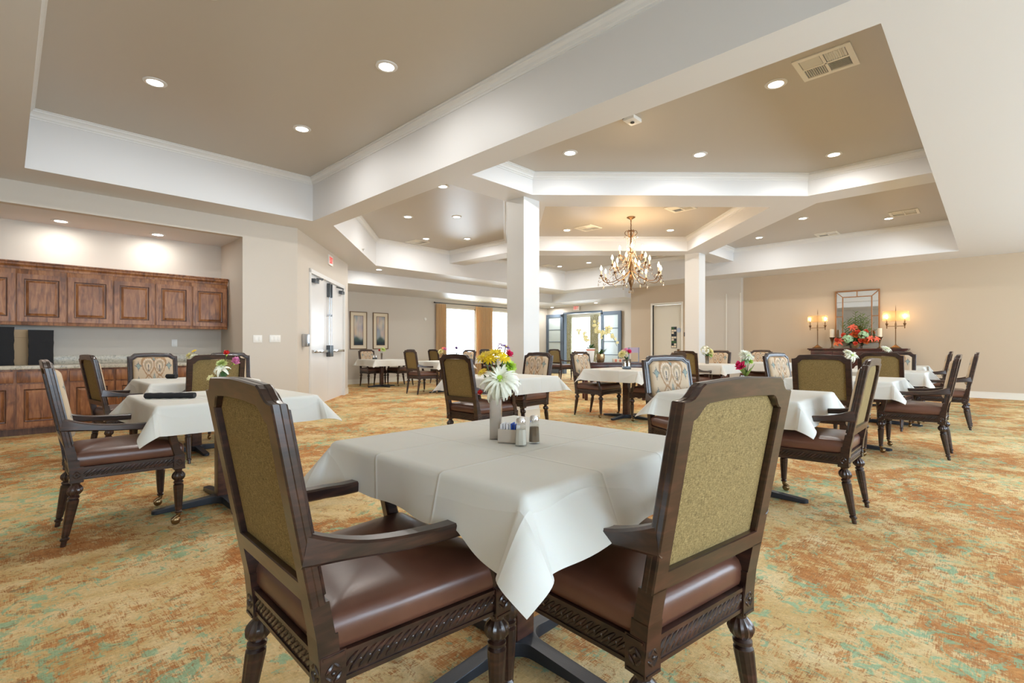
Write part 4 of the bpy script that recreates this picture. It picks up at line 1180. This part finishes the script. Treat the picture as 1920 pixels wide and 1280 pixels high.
def bars_frame(mb, x0, x1, z0, z1, w, y0, y1, mi=0):
    mb.box(x0,x1,y0,y1,z0,z0+w,mi); mb.box(x0,x1,y0,y1,z1-w,z1,mi); mb.box(x0,x0+w,y0,y1,z0+w,z1-w,mi); mb.box(x1-w,x1,y0,y1,z0+w,z1-w,mi)
t = thing('wall_mirror','tall mirror in copper frame with divided mirror border, on the tan wall','mirror',(U_R,2.375,0),radians(-90))
mb = MB(); bars_frame(mb,-.455,.455,1.20,2.49,.028,-.05,0); mb.build('outer_frame', M['copper'], t, bevel=.003)
mb = MB(); bars_frame(mb,-.305,.305,1.36,2.34,.020,-.045,0)
mb.box(-.44,-.30,-.04,0,1.84,1.856); mb.box(.30,.44,-.04,0,1.84,1.856); mb.box(-.008,.008,-.04,0,2.33,2.47)
for sx in (-1,1):
    for za, zb_ in ((2.47,2.335),(1.22,1.365)): mb.bar([(sx*.44,-.02,za),(sx*.298,-.02,zb_)],.016,.04,(1,0,0))
mb.build('inner_frame', M['copper'], t, smooth=0)
mb = MB(); mb.box(-.295,.295,-.022,-.018,1.37,2.33); mb.build('mirror_glass', M['mirror'], t, smooth=0)
mb = MB()
for x0_, x1_, z0_, z1_ in ((-.435,-.30,1.22,2.47),(.30,.435,1.22,2.47),(-.30,.30,2.335,2.47),(-.30,.30,1.22,1.365)): mb.box(x0_,x1_,-.014,-.010,z0_,z1_)
mb.build('border_glass', M['mirror'], t, smooth=0)
def lamp(y, shade, label, w):
    t = thing('candelabra_lamp', label, 'lamp', (14.34,y,1.062), radians(-90), 'two-armed candle lamps on the sideboard')
    mb = MB()
    mb.loft([[(x*s_,y_*s_*.75,z) for x,y_ in ((-1,-1),(1,-1),(1,1),(-1,1))] for s_, z in ((.10,0),(.10,.018),(.085,.024),(.045,.060),(.018,.085),(.012,.10))])
    mb.build('base', M['bronze'], t, bevel=.003)
    mb = MB(); mb.lathe([(.011,.09),(.009,.45),(.018,.47),(.012,.50),(.020,.56),(.010,.60),(.007,.66),(.005,.86),(.009,.875),(.001,1.0)],12); mb.build('pole', M['bronze'], t)
    mb = MB(); mb.bar([(-.17,0,.515),(.17,0,.515)],.012,.012,(0,1,0)); mb.build('crossbar', M['bronze'], t)
    for s_ in (-1,1):
        mb = MB(); mb.lathe([(.004,.46),(.012,.475),(.008,.50),(.013,.53),(.030,.575),(.032,.58),(.013,.585),(.012,.69)],12,M=T(s_*.165,0,0)); mb.build('candle_arm', M['bronze'], t)
        mb = MB(); mb.lathe([(.006,.69),(.013,.71),(.016,.73),(.007,.765),(.001,.79)],12,M=T(s_*.165,0,0)); mb.build('bulb', M['bulb'], t)
        l_ = bpy.data.lights.new('lamp_glow','POINT'); l_.energy = w; l_.color = (1,.62,.30); l_.shadow_soft_size=.03
        o = bpy.data.objects.new('lamp_glow', l_); COL.objects.link(o); o.parent = t; o.location = (s_*.165,-.02,.74)
    z0, z1 = (.63,.87); sx_ = .255 if shade else .225
    if not shade: z1 = .83; z0 = .66
    pl = [(sx_*cos(a)*1.0, .09*sin(a)) for a in [2*pi*k/28 for k in range(28)]]
    mb = MB(); mb.loft([[(x,y_,z0) for x,y_ in pl],[(x*.93,y_*.9,z1) for x,y_ in pl]], True, False); mb.build('shade', M['shade'], t)
lamp(3.165, False, 'left two-candle lamp on the sideboard, dimmer thin shade', LAMP_W*.5)
lamp(1.595, True, 'right two-candle lamp on the sideboard, brighter glowing shade', LAMP_W)
for y, lb in ((2.84,'ivory pillar candle on dark holder, left of the mirror flowers'),(1.885,'ivory pillar candle on dark holder, right of the mirror flowers')):
    t = thing('pillar_candle', lb, 'candle', (14.28,y,1.062), 0, 'pillar candles on the sideboard')
    mb = MB(); mb.lathe([(.055,0),(.055,.01),(.022,.03),(.014,.08),(.022,.16),(.045,.245),(.062,.262),(.062,.275)],16); mb.build('holder', M['bronze'], t)
    mb = MB(); mb.lathe([(.046,.275),(.046,.47),(.038,.475),(.004,.468)],18); mb.build('candle', M['candle'], t)
# ================================================================== FLOWERS
def basis(axis):
    z = Vector(axis).normalized(); x = z.cross(Vector((.13,.7,.3))).normalized(); return Matrix((x, z.cross(x), z)).transposed()
def petals(mb, c, axis, R, n, elev, width, curl=0, ph=0, mi=0, seg=4, r0=.06, rn=None, jit=.1):
    B = basis(axis); c = Vector(c); rn = rn or random
    for k in range(n):
        a = 2*pi*k/n+ph+rn.uniform(-jit,jit); RR = R*(1+rn.uniform(-jit,jit)); rings = []
        for q in range(seg+1):
            t = q/seg; e = elev - curl*t*t
            r = RR*(r0+(1-r0)*t); w = width*RR*sin(pi*(.12+.80*t))**.8
            p_ = Vector((r*cos(e*.999) , 0, R*0 + r*sin(e)))
            x_ = Vector((p_.x,0,p_.z))
            up = Vector((-sin(e),0,cos(e)))*w*.25
            rings.append([x_+Vector((0,-w,0))+up, x_, x_+Vector((0,w,0))+up])
        Rm = Matrix.Rotation(a,3,'Z')
        vs = [c + B @ (Rm @ p_) for r_ in rings for p_ in r_]
        fs = []
        for q in range(seg):
            for s_ in range(2): fs.append((q*3+s_,q*3+s_+1,q*3+s_+4,q*3+s_+3))
        mb.add(vs, fs, mi)
def head(kind, mat, c, axis, R, parent, rn):
    mb = MB(); mats = [M[mat], M['p_green'], M['p_yellow']]
    if kind == 'spider':
        for e, n, s_, cu in ((1.15,12,.55,.2),(.75,18,.8,.7),(.35,22,.95,1.1),(-.05,24,1.0,1.3),(-.4,18,.95,1.2)): petals(mb,c,axis,R*s_,n,e,.075,cu,rn.random(),0,6,.05,rn,.14)
        mb.ball(Vector(c)+Vector(axis).normalized()*R*.18,R*.13,n=8,k=6,mi=1)
    elif kind == 'daisy':
        petals(mb,c,axis,R,16,.15,.11,.2,0,0,4,.15,rn); petals(mb,c,axis,R*.85,14,.4,.11,.2,.2,0,4,.15,rn)
        mb.ball(Vector(c)+Vector(axis).normalized()*R*.08,R*.26,R*.26,R*.16,10,6,1 if mat=='p_white' else 2)
    elif kind == 'mum':
        for e, n, s_ in ((1.3,8,.5),(1.0,12,.7),(.65,14,.85),(.3,16,.95),(-.05,16,1.0),(-.35,12,.9)): petals(mb,c,axis,R*s_,n,e,.15,.1,rn.random(),0,4,.05,rn)
    elif kind == 'carnation':
        for e, n, s_ in ((1.35,7,.75),(1.0,9,.9),(.65,11,1.0),(.25,12,1.0),(-.15,10,.9)): petals(mb,c,axis,R*s_,n,e,.30,-.3,rn.random(),0,4,.05,rn,.22)
        mb.ball(Vector(c)-Vector(axis).normalized()*R*.3,R*.25,R*.25,R*.5,8,5,1)
    elif kind == 'blossom':
        petals(mb,c,axis,R,5,.25,.42,.3,0,0,4,.05,rn); mb.ball(Vector(c)+Vector(axis).normalized()*R*.1,R*.18,n=6,k=4,mi=2)
    elif kind == 'lily':
        petals(mb,c,axis,R,6,.75,.20,.9,0,0,6,.08,rn)
    elif kind == 'hydrangea':
        for q in range(34):
            a = rn.uniform(0,2*pi); z = rn.uniform(-.5,1); d = basis(axis) @ Vector((sqrt(1-z*z)*cos(a),sqrt(1-z*z)*sin(a),z)); petals(mb,Vector(c)+d*R*.8,d,R*.3,4,.15,.5,0,rn.random(),0,2,.05,rn)
    mb.build('flower_head', mats, parent, smooth=70, fix=False)
def leaf(mb, p0, p1, w, droop=.0, n=5):
    p0, p1 = Vector(p0), Vector(p1); d = p1-p0; s_ = d.cross(Vector((0,0,1)));  s_ = s_.normalized() if s_.length > 1e-5 else Vector((1,0,0))
    vs = []
    for q in range(n+1):
        t = q/n; p_ = p0+d*t-Vector((0,0,droop*t*t)); ww = w*sin(pi*(.06+.9*t)); vs += [p_-s_*ww, p_-Vector((0,0,ww*.3)), p_+s_*ww]
    mb.add(vs, [(q*3+k,q*3+k+1,q*3+k+4,q*3+k+3) for q in range(n) for k in range(2)])
ROT = radians(-45.75)       # view-right direction in room axes
VR = Vector((sin(radians(44.25)), -cos(radians(44.25)), 0)); VT = Vector((-cos(radians(44.25)), -sin(radians(44.25)), 0))
def vase(x, y, z, label, kind='square', h=.14, w=.040, mat='vase_glass', rot=None):
    t = thing('flower_vase', label, 'vase', (x,y,z), radians(40) if rot is None else rot, 'flower vases on the dining tables')
    mb = MB()
    if kind == 'square':
        a = w/2; wl = .003
        o_ = [(-a,-a),(a,-a),(a,a),(-a,a)]; i_ = [(p_[0]*(1-wl/a),p_[1]*(1-wl/a)) for p_ in o_]
        mb.loft([[(*p_,0) for p_ in o_],[(*p_,h) for p_ in o_],[(*p_,h) for p_ in i_],[(*p_,.008) for p_ in i_]])
        mb.build('body', M[mat], t, bevel=.001)
    else:
        mb.lathe([(w*.42,0),(w*.46,h*.5),(w*.55,h),(w*.52,h),(w*.42,h*.5),(w*.36,.008)],18); mb.build('body', M[mat], t)
    return t
def bouquet(x, y, z, label, heads, seed=1, vh=.13, lv=5, spread=.05, lh=.16, lmat='leaf'):
    """heads: (kind, mat, right, toward, up, R)"""
    rn = random.Random(seed)
    t = thing('flower_bouquet', label, 'flowers', (x,y,z+.006), 0, 'fresh flower bouquets')
    for kind, mat, r_, f_, u_, R in heads:
        p_ = VR*r_ + VT*f_ + Vector((0,0,u_)); ax = Vector((VR*r_*3 + VT*(f_*2+.12) + Vector((0,0,.22))))
        if kind == 'spider': ax = VT*.75+Vector((0,0,.55))
        mb = MB(); b0 = Vector((p_.x*.08,p_.y*.08,.012)); b1 = Vector((p_.x*.15,p_.y*.15,vh)); mid_ = b1.lerp(p_,.6)+Vector((0,0,.01))
        mb.tube([b0,b1,mid_,p_],.0022,6); mb.build('stem', M['stem'], t)
        head(kind, mat, p_, ax, R, t, rn)
    mb = MB()
    for k in range(lv):
        a = 2*pi*k/lv+rn.uniform(-.4,.4); r_ = rn.uniform(.5,1)*spread
        leaf(mb, (.006*cos(a),.006*sin(a),vh-.01), (r_*cos(a),r_*sin(a),vh+rn.uniform(.25,.9)*(lh-vh)+.02), .010+.25*spread*.2, .01)
    mb.build('foliage', M[lmat], t, smooth=70, fix=False)
    return t
TT = CT+.002
# nearest table centrepiece
vase(1.276,1.327,TT,'tall square mirrored vase on the nearest table', 'square', .172, .042, 'smoked_metal')
bouquet(1.276,1.327,TT,'big bouquet with white spider mum and yellow daisies on the nearest table', [
 ('spider','p_white',.016,.040,.212,.090),('daisy','p_yellow',-.045,.0,.298,.036),('daisy','p_yellow',.000,-.015,.312,.036),('daisy','p_yellow',.028,.01,.294,.032),('daisy','p_yellow',-.020,.015,.289,.030),
 ('daisy','p_yellow',-.052,.01,.240,.022),('mum','p_green',.052,-.01,.262,.032),('carnation','p_magenta',.048,-.025,.305,.019),('daisy','p_purple',.036,-.035,.335,.022),('carnation','p_red',-.055,.02,.165,.012)],
 4, .165, 9, .055, .225)
t = thing('condiment_caddy','small white caddy filled with sugar packets on the nearest table','caddy',(1.262,1.240,TT),radians(-62))
mb = MB(); bars = [(-.037,.037,-.026,-.023,0,.048),(-.037,.037,.023,.026,0,.048),(-.037,-.034,-.023,.023,0,.048),(.034,.037,-.023,.023,0,.048),(-.037,.037,-.026,.026,0,.003)]
for b_ in bars: mb.box(*b_)
mb.build('tray', flat('taupe_ceramic',srgb(196,184,170),.3), t, smooth=0)
rn = random.Random(1)
for k in range(9):
    x_ = -.030+.0073*k
    mb = MB(); mb.box(x_-.0018,x_+.0018,-.021,.021,.004,.066+rn.uniform(-.003,.004),M=RY(rn.uniform(-.04,.04))); mb.build('sugar_packet', M['packet_blue'] if k in (6,7) else M['packet'], t, smooth=0)
def shaker(x, y, z, mat, label):
    t = thing('salt_shaker' if mat == 'salt' else 'pepper_shaker', label, 'shaker', (x,y,z), 0)
    def oct_(r): return [(r*cos(pi/8+k*pi/4), r*sin(pi/8+k*pi/4)) for k in range(8)]
    mb = MB(); mb.loft([[(*p_,zz) for p_ in oct_(r)] for r, zz in ((.019,0),(.0195,.004),(.0165,.050),(.0155,.062),(.0120,.068))]); mb.build('glass_body', M['glass'], t, smooth=0)
    mb = MB(); mb.loft([[(*p_,zz) for p_ in oct_(r)] for r, zz in ((.0170,.004),(.0150,.050))]); mb.build('filling', M[mat], t, smooth=0)
    mb = MB(); mb.lathe([(.0135,.064),(.0145,.068),(.0140,.080),(.0110,.086),(.002,.088)],16); mb.build('cap', M['chrome'], t)
    t.scale = (1.12,1.12,1.12)
shaker(1.243,1.168,TT,'salt','glass salt shaker filled with white salt, left of the pepper on the nearest table')
shaker(1.312,1.168,TT,'pepper','glass pepper shaker filled with grey-brown pepper on the nearest table')
# other tables
vase(1.08,3.93,TT,'clear glass vase with lily flowers on the left table','square',.13,.04,'glass')
bouquet(1.08,3.93,TT,'bouquet of lime green, white, red and pink flowers on the left table', [
 ('mum','p_lime',-.010,.0,.215,.042),('lily','p_white',.010,.03,.170,.060),('carnation','p_red',.012,-.02,.285,.024),('carnation','p_pink',.085,.0,.228,.034),('carnation','p_cream',-.075,.01,.110,.030),('lily','p_white',-.025,.02,.17,.04)],7,.12,6,.06,.2)
vase(1.41,6.07,TT,'glass vase on the table nearest the wooden cabinets','square',.12,.04,'glass')
bouquet(1.41,6.07,TT,'pale yellow bouquet on the table nearest the cabinets',[('mum','p_cream',-.07,0,.24,.05),('daisy','p_yellow',-.02,0,.29,.03),('mum','p_white',-.01,.02,.23,.04)],8,.11)
vase(3.92,1.34,TT,'grey glass vase with pink carnation behind the foreground right chair','round',.12,.07)
bouquet(3.92,1.34,TT,'bouquet with pink carnation low and white mum on top behind the foreground right chair',[('carnation','p_magenta',-.050,.02,.185,.042),('mum','p_white',.004,-.01,.270,.055),('daisy','p_white',.02,.0,.262,.05),('mum','p_green',.030,.0,.225,.030),('mum','p_mint',-.01,.01,.225,.03)],9,.12,10,.07,.22,'leaf2')
vase(6.50,1.17,TT,'glass vase with white flower on the second table of the right-hand row','round',.13,.05,'glass')
bouquet(6.50,1.17,TT,'single shaggy white flower above the broad olive chair back on the right',[('spider','p_white',.06,.02,.235,.085),('mum','p_white',.03,0,.27,.05)],10,.13,3)
vase(8.80,1.10,TT,'glass vase on the table before the sideboard','round',.12,.05,'glass')
bouquet(8.80,1.10,TT,'small white flower dome just below the sideboard top',[('daisy','p_white',.02,0,.31,.075),('mum','p_white',.02,0,.30,.06)],11,.12,3)
t = vase(6.73,4.07,TT,'dark square glass vase on the middle table','square',.15,.10,rot=radians(0))
bouquet(6.73,4.07,TT,'bouquet with white hydrangea and magenta carnation on the middle table',[('mum','p_cream',-.07,.0,.225,.075),('carnation','p_magenta',.035,.0,.25,.045),('carnation','p_pink',.0,-.03,.275,.04),('daisy','p_pink',-.02,-.02,.28,.05)],12,.14,6,.08,.2)
vase(9.83,4.10,TT,'glass vase on the table right of the far column','round',.16,.08)
bouquet(9.83,4.10,TT,'pale yellow and white bouquet before the orange patterned chair',[('mum','p_cream',.05,.0,.24,.10),('hydrangea','p_white',-.04,0,.27,.10),('mum','p_lime',.06,.02,.17,.06)],13,.15,6,.12,.22)
vase(7.25,12.10,TT,'tiny glass vase on the table below the two framed pictures','round',.16,.05)
bouquet(7.25,12.10,TT,'tiny lime green and red flowers below the two framed pictures',[('mum','p_lime',.04,0,.26,.08),('carnation','p_red',-.05,0,.23,.04)],14,.15,3)
vase(7.45,9.60,TT,'tiny glass vase with yellow and pink flowers left of the bright window','round',.15,.06)
bouquet(7.45,9.60,TT,'tiny yellow and pink bouquet left of the bright window',[('mum','p_cream',-.06,0,.22,.085),('carnation','p_pink',.04,0,.27,.05),('lily','p_coral',.0,0,.30,.06)],15,.15,3)
vase(9.75,11.90,TT,'tiny vase with dark purple flower against the bright window','round',.15,.05)
bouquet(9.75,11.90,TT,'tiny dark purple flower silhouetted against the bright window',[('carnation','p_purple',.0,0,.28,.06),('blossom','p_purple',-.05,0,.22,.05)],16,.15,3)
vase(11.20,11.45,TT,'tiny vase with purple orchids beside the near column','round',.15,.05)
bouquet(11.20,11.45,TT,'purple orchid sprays beside the near column',[('blossom','p_purple',.06*cos(k*1.05),0,.36+.07*sin(k*1.05),.06) for k in range(6)],17,.15,3)
def roll(x, y, L_, r, rot, label):
    mb = MB(); rings = []
    for q in range(15):
        t_ = q/14; rr_ = r*(1+.06*sin(q*2.1)); n_ = 20
        rings.append([(-L_/2+L_*t_, 1.35*rr_*cos(2*pi*k/n_)*(1-.10*(k%3==0)), r+rr_*sin(2*pi*k/n_)*(1-.08*(k%4==1))) for k in range(n_)])
    mb.loft(rings); o = mb.build('napkin_roll', M['black_cloth'], smooth=60); o.location = (x,y,TT); o.rotation_euler = (0,0,rot)
    tag(o, label, 'napkin', 'rolled black napkins')
roll(.76,3.90,.30,.019,radians(-38),'long rolled black napkin on the left table')
roll(1.25,6.35,.10,.024,radians(-46),'short rolled black napkin on the table nearest the cabinets')
for (x, y, lb) in ((6.62,4.00,'dark condiment caddy beside the square vase on the middle table'),(9.70,4.30,'small condiment set on the table right of the far column'),(7.10,12.2,'tiny condiment set on the table below the framed pictures')):
    t = thing('condiment_caddy', lb, 'caddy', (x,y,TT), radians(-45), 'condiment sets on the farther tables')
    mb = MB(); mb.box(-.06,.06,-.03,.03,0,.045); mb.build('tray', M['dark_steel'], t, bevel=.004)
    for s_ in (-1,1):
        mb = MB(); mb.lathe([(.018,.045),(.016,.09),(.015,.11),(.008,.12)],10,M=T(.03*s_,0,0)); mb.build('shaker', M['chrome'], t)

# sideboard arrangement
t = vase(14.28,2.35,1.062,'low grey bowl holding the big orange arrangement on the sideboard','round',.12,.30,'vase_glass')
t['group'] = 'vases on the sideboard'
rn = random.Random(21)
t = thing('flower_arrangement','large arrangement of orange flowers, hydrangeas and tall greens before the wall mirror','flowers',(14.28,2.35,1.11),0)
hs = [('lily','p_coral',-.05,.46,.10),('lily','p_coral',-.02,.42,.08),('carnation','p_coral',.06,.34,.06),('carnation','p_coral',-.22,.27,.06),('carnation','p_coral',.22,.34,.06),('carnation','p_orange',.02,.28,.10),('hydrangea','p_mint',-.14,.19,.13),
 ('hydrangea','p_mint',.17,.27,.12),('lily','p_coral',.30,.18,.10),('lily','p_coral',-.30,.11,.12),('carnation','p_coral',.12,.13,.07),('carnation','p_orange',.20,.12,.09),('carnation','p_coral',-.09,.24,.06),('lily','p_coral',.42,.17,.08),('carnation','p_coral',-.36,.15,.06),('carnation','p_coral',.02,.06,.06),('lily','p_orange',-.38,.06,.08)]
for kind, mat, r_, u_, R in hs:
    head(kind, mat, (-.10-rn.uniform(0,.06), -r_, u_), (-.7,-r_,.4), R, t, rn)
mb = MB()
for k in range(60):
    a = rn.uniform(-1.5,1.5); L_ = rn.uniform(.15,.45); x_ = -.02-rn.uniform(0,.16)
    leaf(mb,(x_*.3,0,.04),(x_,sin(a)*L_*.95,.05+cos(a)*L_*.8+rn.uniform(-.05,.05)),.03,rn.uniform(.0,.12))
mb.build('foliage', M['leaf'], t, smooth=70, fix=False)
for k in range(13):
    a = -.85+1.7*k/12+rn.uniform(-.06,.06); L_ = rn.uniform(.62,.88)*(1-.25*abs(a)); tip = Vector((-.04,sin(a)*L_*.62,cos(a)*L_)); mb = MB()
    mb.tube([(0,0,.03),tip*.5+Vector((0,0,.03)),tip],.004,5)
    for q in range(16):
        p_ = tip*(.4+.6*q/15); s_ = 1 if q%2 else -1
        leaf(mb,p_,p_+Vector((-.02*(q%3),s_*.06,.05)),.022)
    mb.build('tall_green', M['leaf2'], t, smooth=70, fix=False)

# ================================================================== CONSOLE under the chandelier
CXY = Vector((8.88,5.68)); CR = ROT
t = thing('console_table','dark polished console carrying the orchids, below the chandelier','table',(CXY.x,CXY.y,0),CR)
mb = MB(); mb.box(-.68,.66,-.24,.24,.745,.775); mb.build('top', M['side_wood'], t, bevel=.006)
mb = MB(); mb.box(-.64,.62,-.21,.21,.64,.745); mb.build('apron', M['side_wood'], t, bevel=.004)
for sx in (-.60,.58):
    for sy in (-.18,.18):
        mb = MB(); mb.box(sx-.03,sx+.03,sy-.03,sy+.03,0,.64); mb.build('leg', M['side_wood'], t, bevel=.005)
def at_console(r, f): 
    p_ = CXY + Vector((VR.x,VR.y))*r + Vector((VT.x,VT.y))*f; return p_.x, p_.y
x, y = at_console(-.50,.05)
t = thing('white_planter','tapered white planter with orange band on the console','planter',(x,y,.776),CR)
mb = MB(); mb.loft([[(sx*w_,sy*w_,z) for sx,sy in ((-1,-1),(1,-1),(1,1),(-1,1))] for w_,z in ((.058,0),(.085,.295),(.078,.295),(.072,.27))]); mb.build('body', M['plastic'], t, bevel=.003)
mb = MB(); mb.loft([[(sx*w_,sy*w_,z) for sx,sy in ((-1,-1),(1,-1),(1,1),(-1,1))] for w_,z in ((.0822,.245),(.0845,.272))], True, False); mb.build('orange_band', M['terracotta'], t, smooth=0)
px_, py_ = at_console(-.28,.02)
t = thing('bronze_planter','round bronze pot on the console beside the white planter','planter',(px_,py_,.776),0)
mb = MB(); mb.lathe([(.070,0),(.078,.01),(.092,.10),(.088,.17),(.078,.18),(.072,.165)],20); mb.build('body', M['gold_pot'], t)
def orchid(x0, y0, z0, stems, label, seed):
    rn = random.Random(seed); t = thing('potted_orchid', label, 'orchid', (x0,y0,z0), 0, 'orchids on the console')
    for (dr, du, tipr, tipu, n) in stems:
        P = []
        for q in range(15):
            s_ = q/14; r_ = (1-s_)**2*0+2*s_*(1-s_)*dr+s_*s_*tipr; u_ = 2*s_*(1-s_)*du+s_*s_*tipu
            P.append(VR*r_+VT*.03*s_+Vector((0,0,u_)))
        mb = MB(); mb.tube(P,.004,6); mb.build('stem', M['stem'], t)
        mb = MB()
        for q in range(n):
            i_ = 6+int(8*q/n); p_ = P[i_]+VT*rn.uniform(0,.04)+VR*rn.uniform(-.05,.05)+Vector((0,0,rn.uniform(-.045,.045)))
            petals(mb,p_,VT+VR*rn.uniform(-.5,.5),.036,5,.2,.40,.3,rn.random(),0,3,.05,rn)
        mb.build('blossoms', M['p_cream'], t, smooth=70, fix=False)
    mb = MB()
    for k in range(8):
        a = rn.uniform(0,6.28); leaf(mb,(0,0,-.01),(.14*cos(a),.14*sin(a),.05+rn.uniform(0,.12)),.030,.05)
    mb.build('leaves', M['leaf'], t, smooth=70, fix=False)
orchid(x, y, 1.05, [(-.05,.42,-.30,.36,9),(-.02,.30,-.20,.22,6)],'orchid in the white planter with sprays arching left',31)
orchid(px_, py_, .955, [(.06,.85,.34,.16,14),(-.02,.66,-.16,.64,11),(.05,.70,.22,.46,12),(0,.55,-.1,.50,8)],'tall cream orchid in the bronze pot arching right',32)
x2, y2 = at_console(.40,.05)
t = thing('menu_stand','lavender menu card in a dark stand at right end of the console','stand',(x2,y2,.776),CR)
mb = MB(); mb.box(-.10,.12,-.02,.02,0,.012); mb.box(-.10,-.085,-.01,.01,.01,.31); mb.box(.105,.12,-.01,.01,.01,.31); mb.build('stand', M['dark_steel'], t, smooth=0)
mb = MB(); mb.box(-.12,.13,-.006,.0,.20,.31); mb.build('card', M['lavender'], t, smooth=0)
x2, y2 = at_console(.13,.05)
t = thing('card_box','low cream card box on the console between the pots and the menu stand','box',(x2,y2,.776),CR)
mb = MB(); mb.box(-.16,.14,-.04,.04,0,.075); mb.build('box', M['mat_board'], t, bevel=.003)
mb = MB()
for k in range(3): mb.box(-.12+.09*k,-.08+.09*k,-.043,-.040,.01,.065)
mb.build('print', M['terracotta'], t, smooth=0)

# ================================================================== WINDOW WALL
def curtain(x0, x1, y, z0, z1, label, mat, wall='v', seed=1, n=None):
    mb = MB(); w = x1-x0; n = n or max(3,int(w/.075)); NX = n*8; rn = random.Random(seed); ph = rn.uniform(0,6); rings = []
    for j in range(14):
        t_ = j/13; z = z1+(z0-z1)*t_; row = []
        for i in range(NX+1):
            s_ = i/NX; a = .022+.022*t_; sq = 1-.05*sin(pi*min(1,t_*1.2))
            off = a*sin(2*pi*n*s_+ph+.5*sin(3*t_))
            if t_ < .06: off *= .6
            xx = x0+w*(.5+(s_-.5)*sq*(1 if t_>.05 else 1)); row.append((xx, y+off, z) if wall=='v' else (y+off, xx, z))
        rings.append(row)
    mb.loft(rings, False, False)
    o = mb.build('curtain', M[mat], smooth=80, fix=False)
    md = o.modifiers.new('thickness','SOLIDIFY'); md.thickness = .004
    return tag(o, label, 'curtain', 'floor length curtains')
CZ = 2.555; CY = V_WIN-.11
curtain(10.10,10.52,CY,.03,CZ,'left gold pleated curtain of the far window','curtain',seed=1)
curtain(11.86,12.70,CY,.03,CZ,'wide gold pleated curtain between the two bright panes','curtain',seed=2)
curtain(14.05,14.75,CY,.03,CZ,'gold curtain hidden behind the near column','curtain',seed=3)
t = thing('curtain_rod','thin dark curtain rod above the far window','rod',(0,CY,2.59))
mb = MB(); mb.tube([(10.03,0,0),(14.95,0,0)],.013,10); mb.build('rod', M['iron'], t)
for k, xx in enumerate((10.02,14.96)): mb = MB(); mb.ball((xx,0,0),.026,n=12,k=8); mb.build('finial', M['iron'], t)
for xx in (10.12,12.28,14.8): mb = MB(); mb.box(xx-.012,xx+.012,-.0,.11,-.012,.012); mb.build('bracket', M['iron'], t, smooth=0)
curtain(15.30,15.95,SU-.12,.03,2.68,'patterned yellow curtain seen through the open french doors, left of the view','curtain2','u',4)
curtain(13.66,14.18,SU-.12,.03,2.68,'patterned yellow curtain seen through the open french doors, right of the view','curtain2','u',5)
mb = MB(); mb.lathe([(.16,0),(.05,.02),(.02,.06),(.02,.5),(.16,.52),(.16,.54),(.03,.55),(.09,.62),(.12,.75),(.08,.86),(.05,.92)],16,M=T(18.9,14.2,0))
tag(mb.build('pedestal_urn', M['gold_pot']), 'golden urn on a stand inside the sunroom beside the curtain', 'urn')

def picture(u0, u1, z0, z1, label, seed):
    t = thing('framed_picture', label, 'picture', ((u0+u1)/2, V_WIN, 0), 0, 'pair of tall framed landscape prints')
    w = (u1-u0)/2
    mb = MB(); bars_frame(mb,-w,w,z0,z1,.022,-.035,0); mb.build('frame', M['frame_gold'], t, bevel=.003)
    mb = MB(); mb.box(-w+.02,w-.02,-.018,-.003,z0+.02,z1-.02); mb.build('mat_board', M['mat_board'], t, smooth=0)
    mb = MB(); bars_frame(mb,-w*.56,w*.56,z0+.115,z1-.115,.012,-.024,-.018); mb.build('inner_frame', M['frame_gold'], t, smooth=0)
    mb = MB(); a = w*.53; NX, NZ = 26, 66; rn = random.Random(seed); bl = [(rn.uniform(-1,1),rn.uniform(.3,1),rn.uniform(.15,.4),rn.uniform(.05,.16),rn.choice([(.55,.45,.44),(.25,.28,.38),(.62,.56,.46),(.30,.36,.42),(.60,.44,.30)])) for _ in range(44)]
    vs = []; cs = []
    zz0, zz1 = z0+.122, z1-.122
    for j in range(NZ+1):
        for i in range(NX+1):
            x_, y_ = -1+2*i/NX, j/NZ; c = [.36,.40,.42]
            for bx_, by_, sx_, sy_, cc_ in bl:
                k = exp(-((x_-bx_)/sx_)**2-((y_-by_)/sy_)**2)*.8
                c = [c[q]*(1-k)+cc_[q]*k for q in range(3)]
            k = 1/(1+exp((y_-(.24+.05*sin(x_*3+seed)))*45)); g = (.05,.09,.08); c = [c[q]*(1-k)+g[q]*k for q in range(3)]
            k = 1/(1+exp((y_-.12)*60)); g = (.02,.035,.05); c = [c[q]*(1-k)+g[q]*k for q in range(3)]
            vs.append((a*x_, -.0215, zz0+(zz1-zz0)*y_)); cs.append(tuple(c))
    W_ = NX+1; mb.add(vs, [(j*W_+i,j*W_+i+1,(j+1)*W_+i+1,(j+1)*W_+i) for j in range(NZ) for i in range(NX)]); mb.c = cs
    mb.build('print', M['print'], t, smooth=0, fix=False)
picture(7.03,7.58,1.03,2.145,'left tall framed landscape print beside the white doors',3)
picture(7.78,8.31,1.03,2.145,'right tall framed landscape print, nearer the gold curtain',8)
mb = MB(); mb.box(U_R-.012,U_R,6.76,6.81,1.42,1.55); tag(mb.build('card_reader', M['black_plate'], bevel=.003), 'small black reader on the wall beside the cream door', 'card reader')
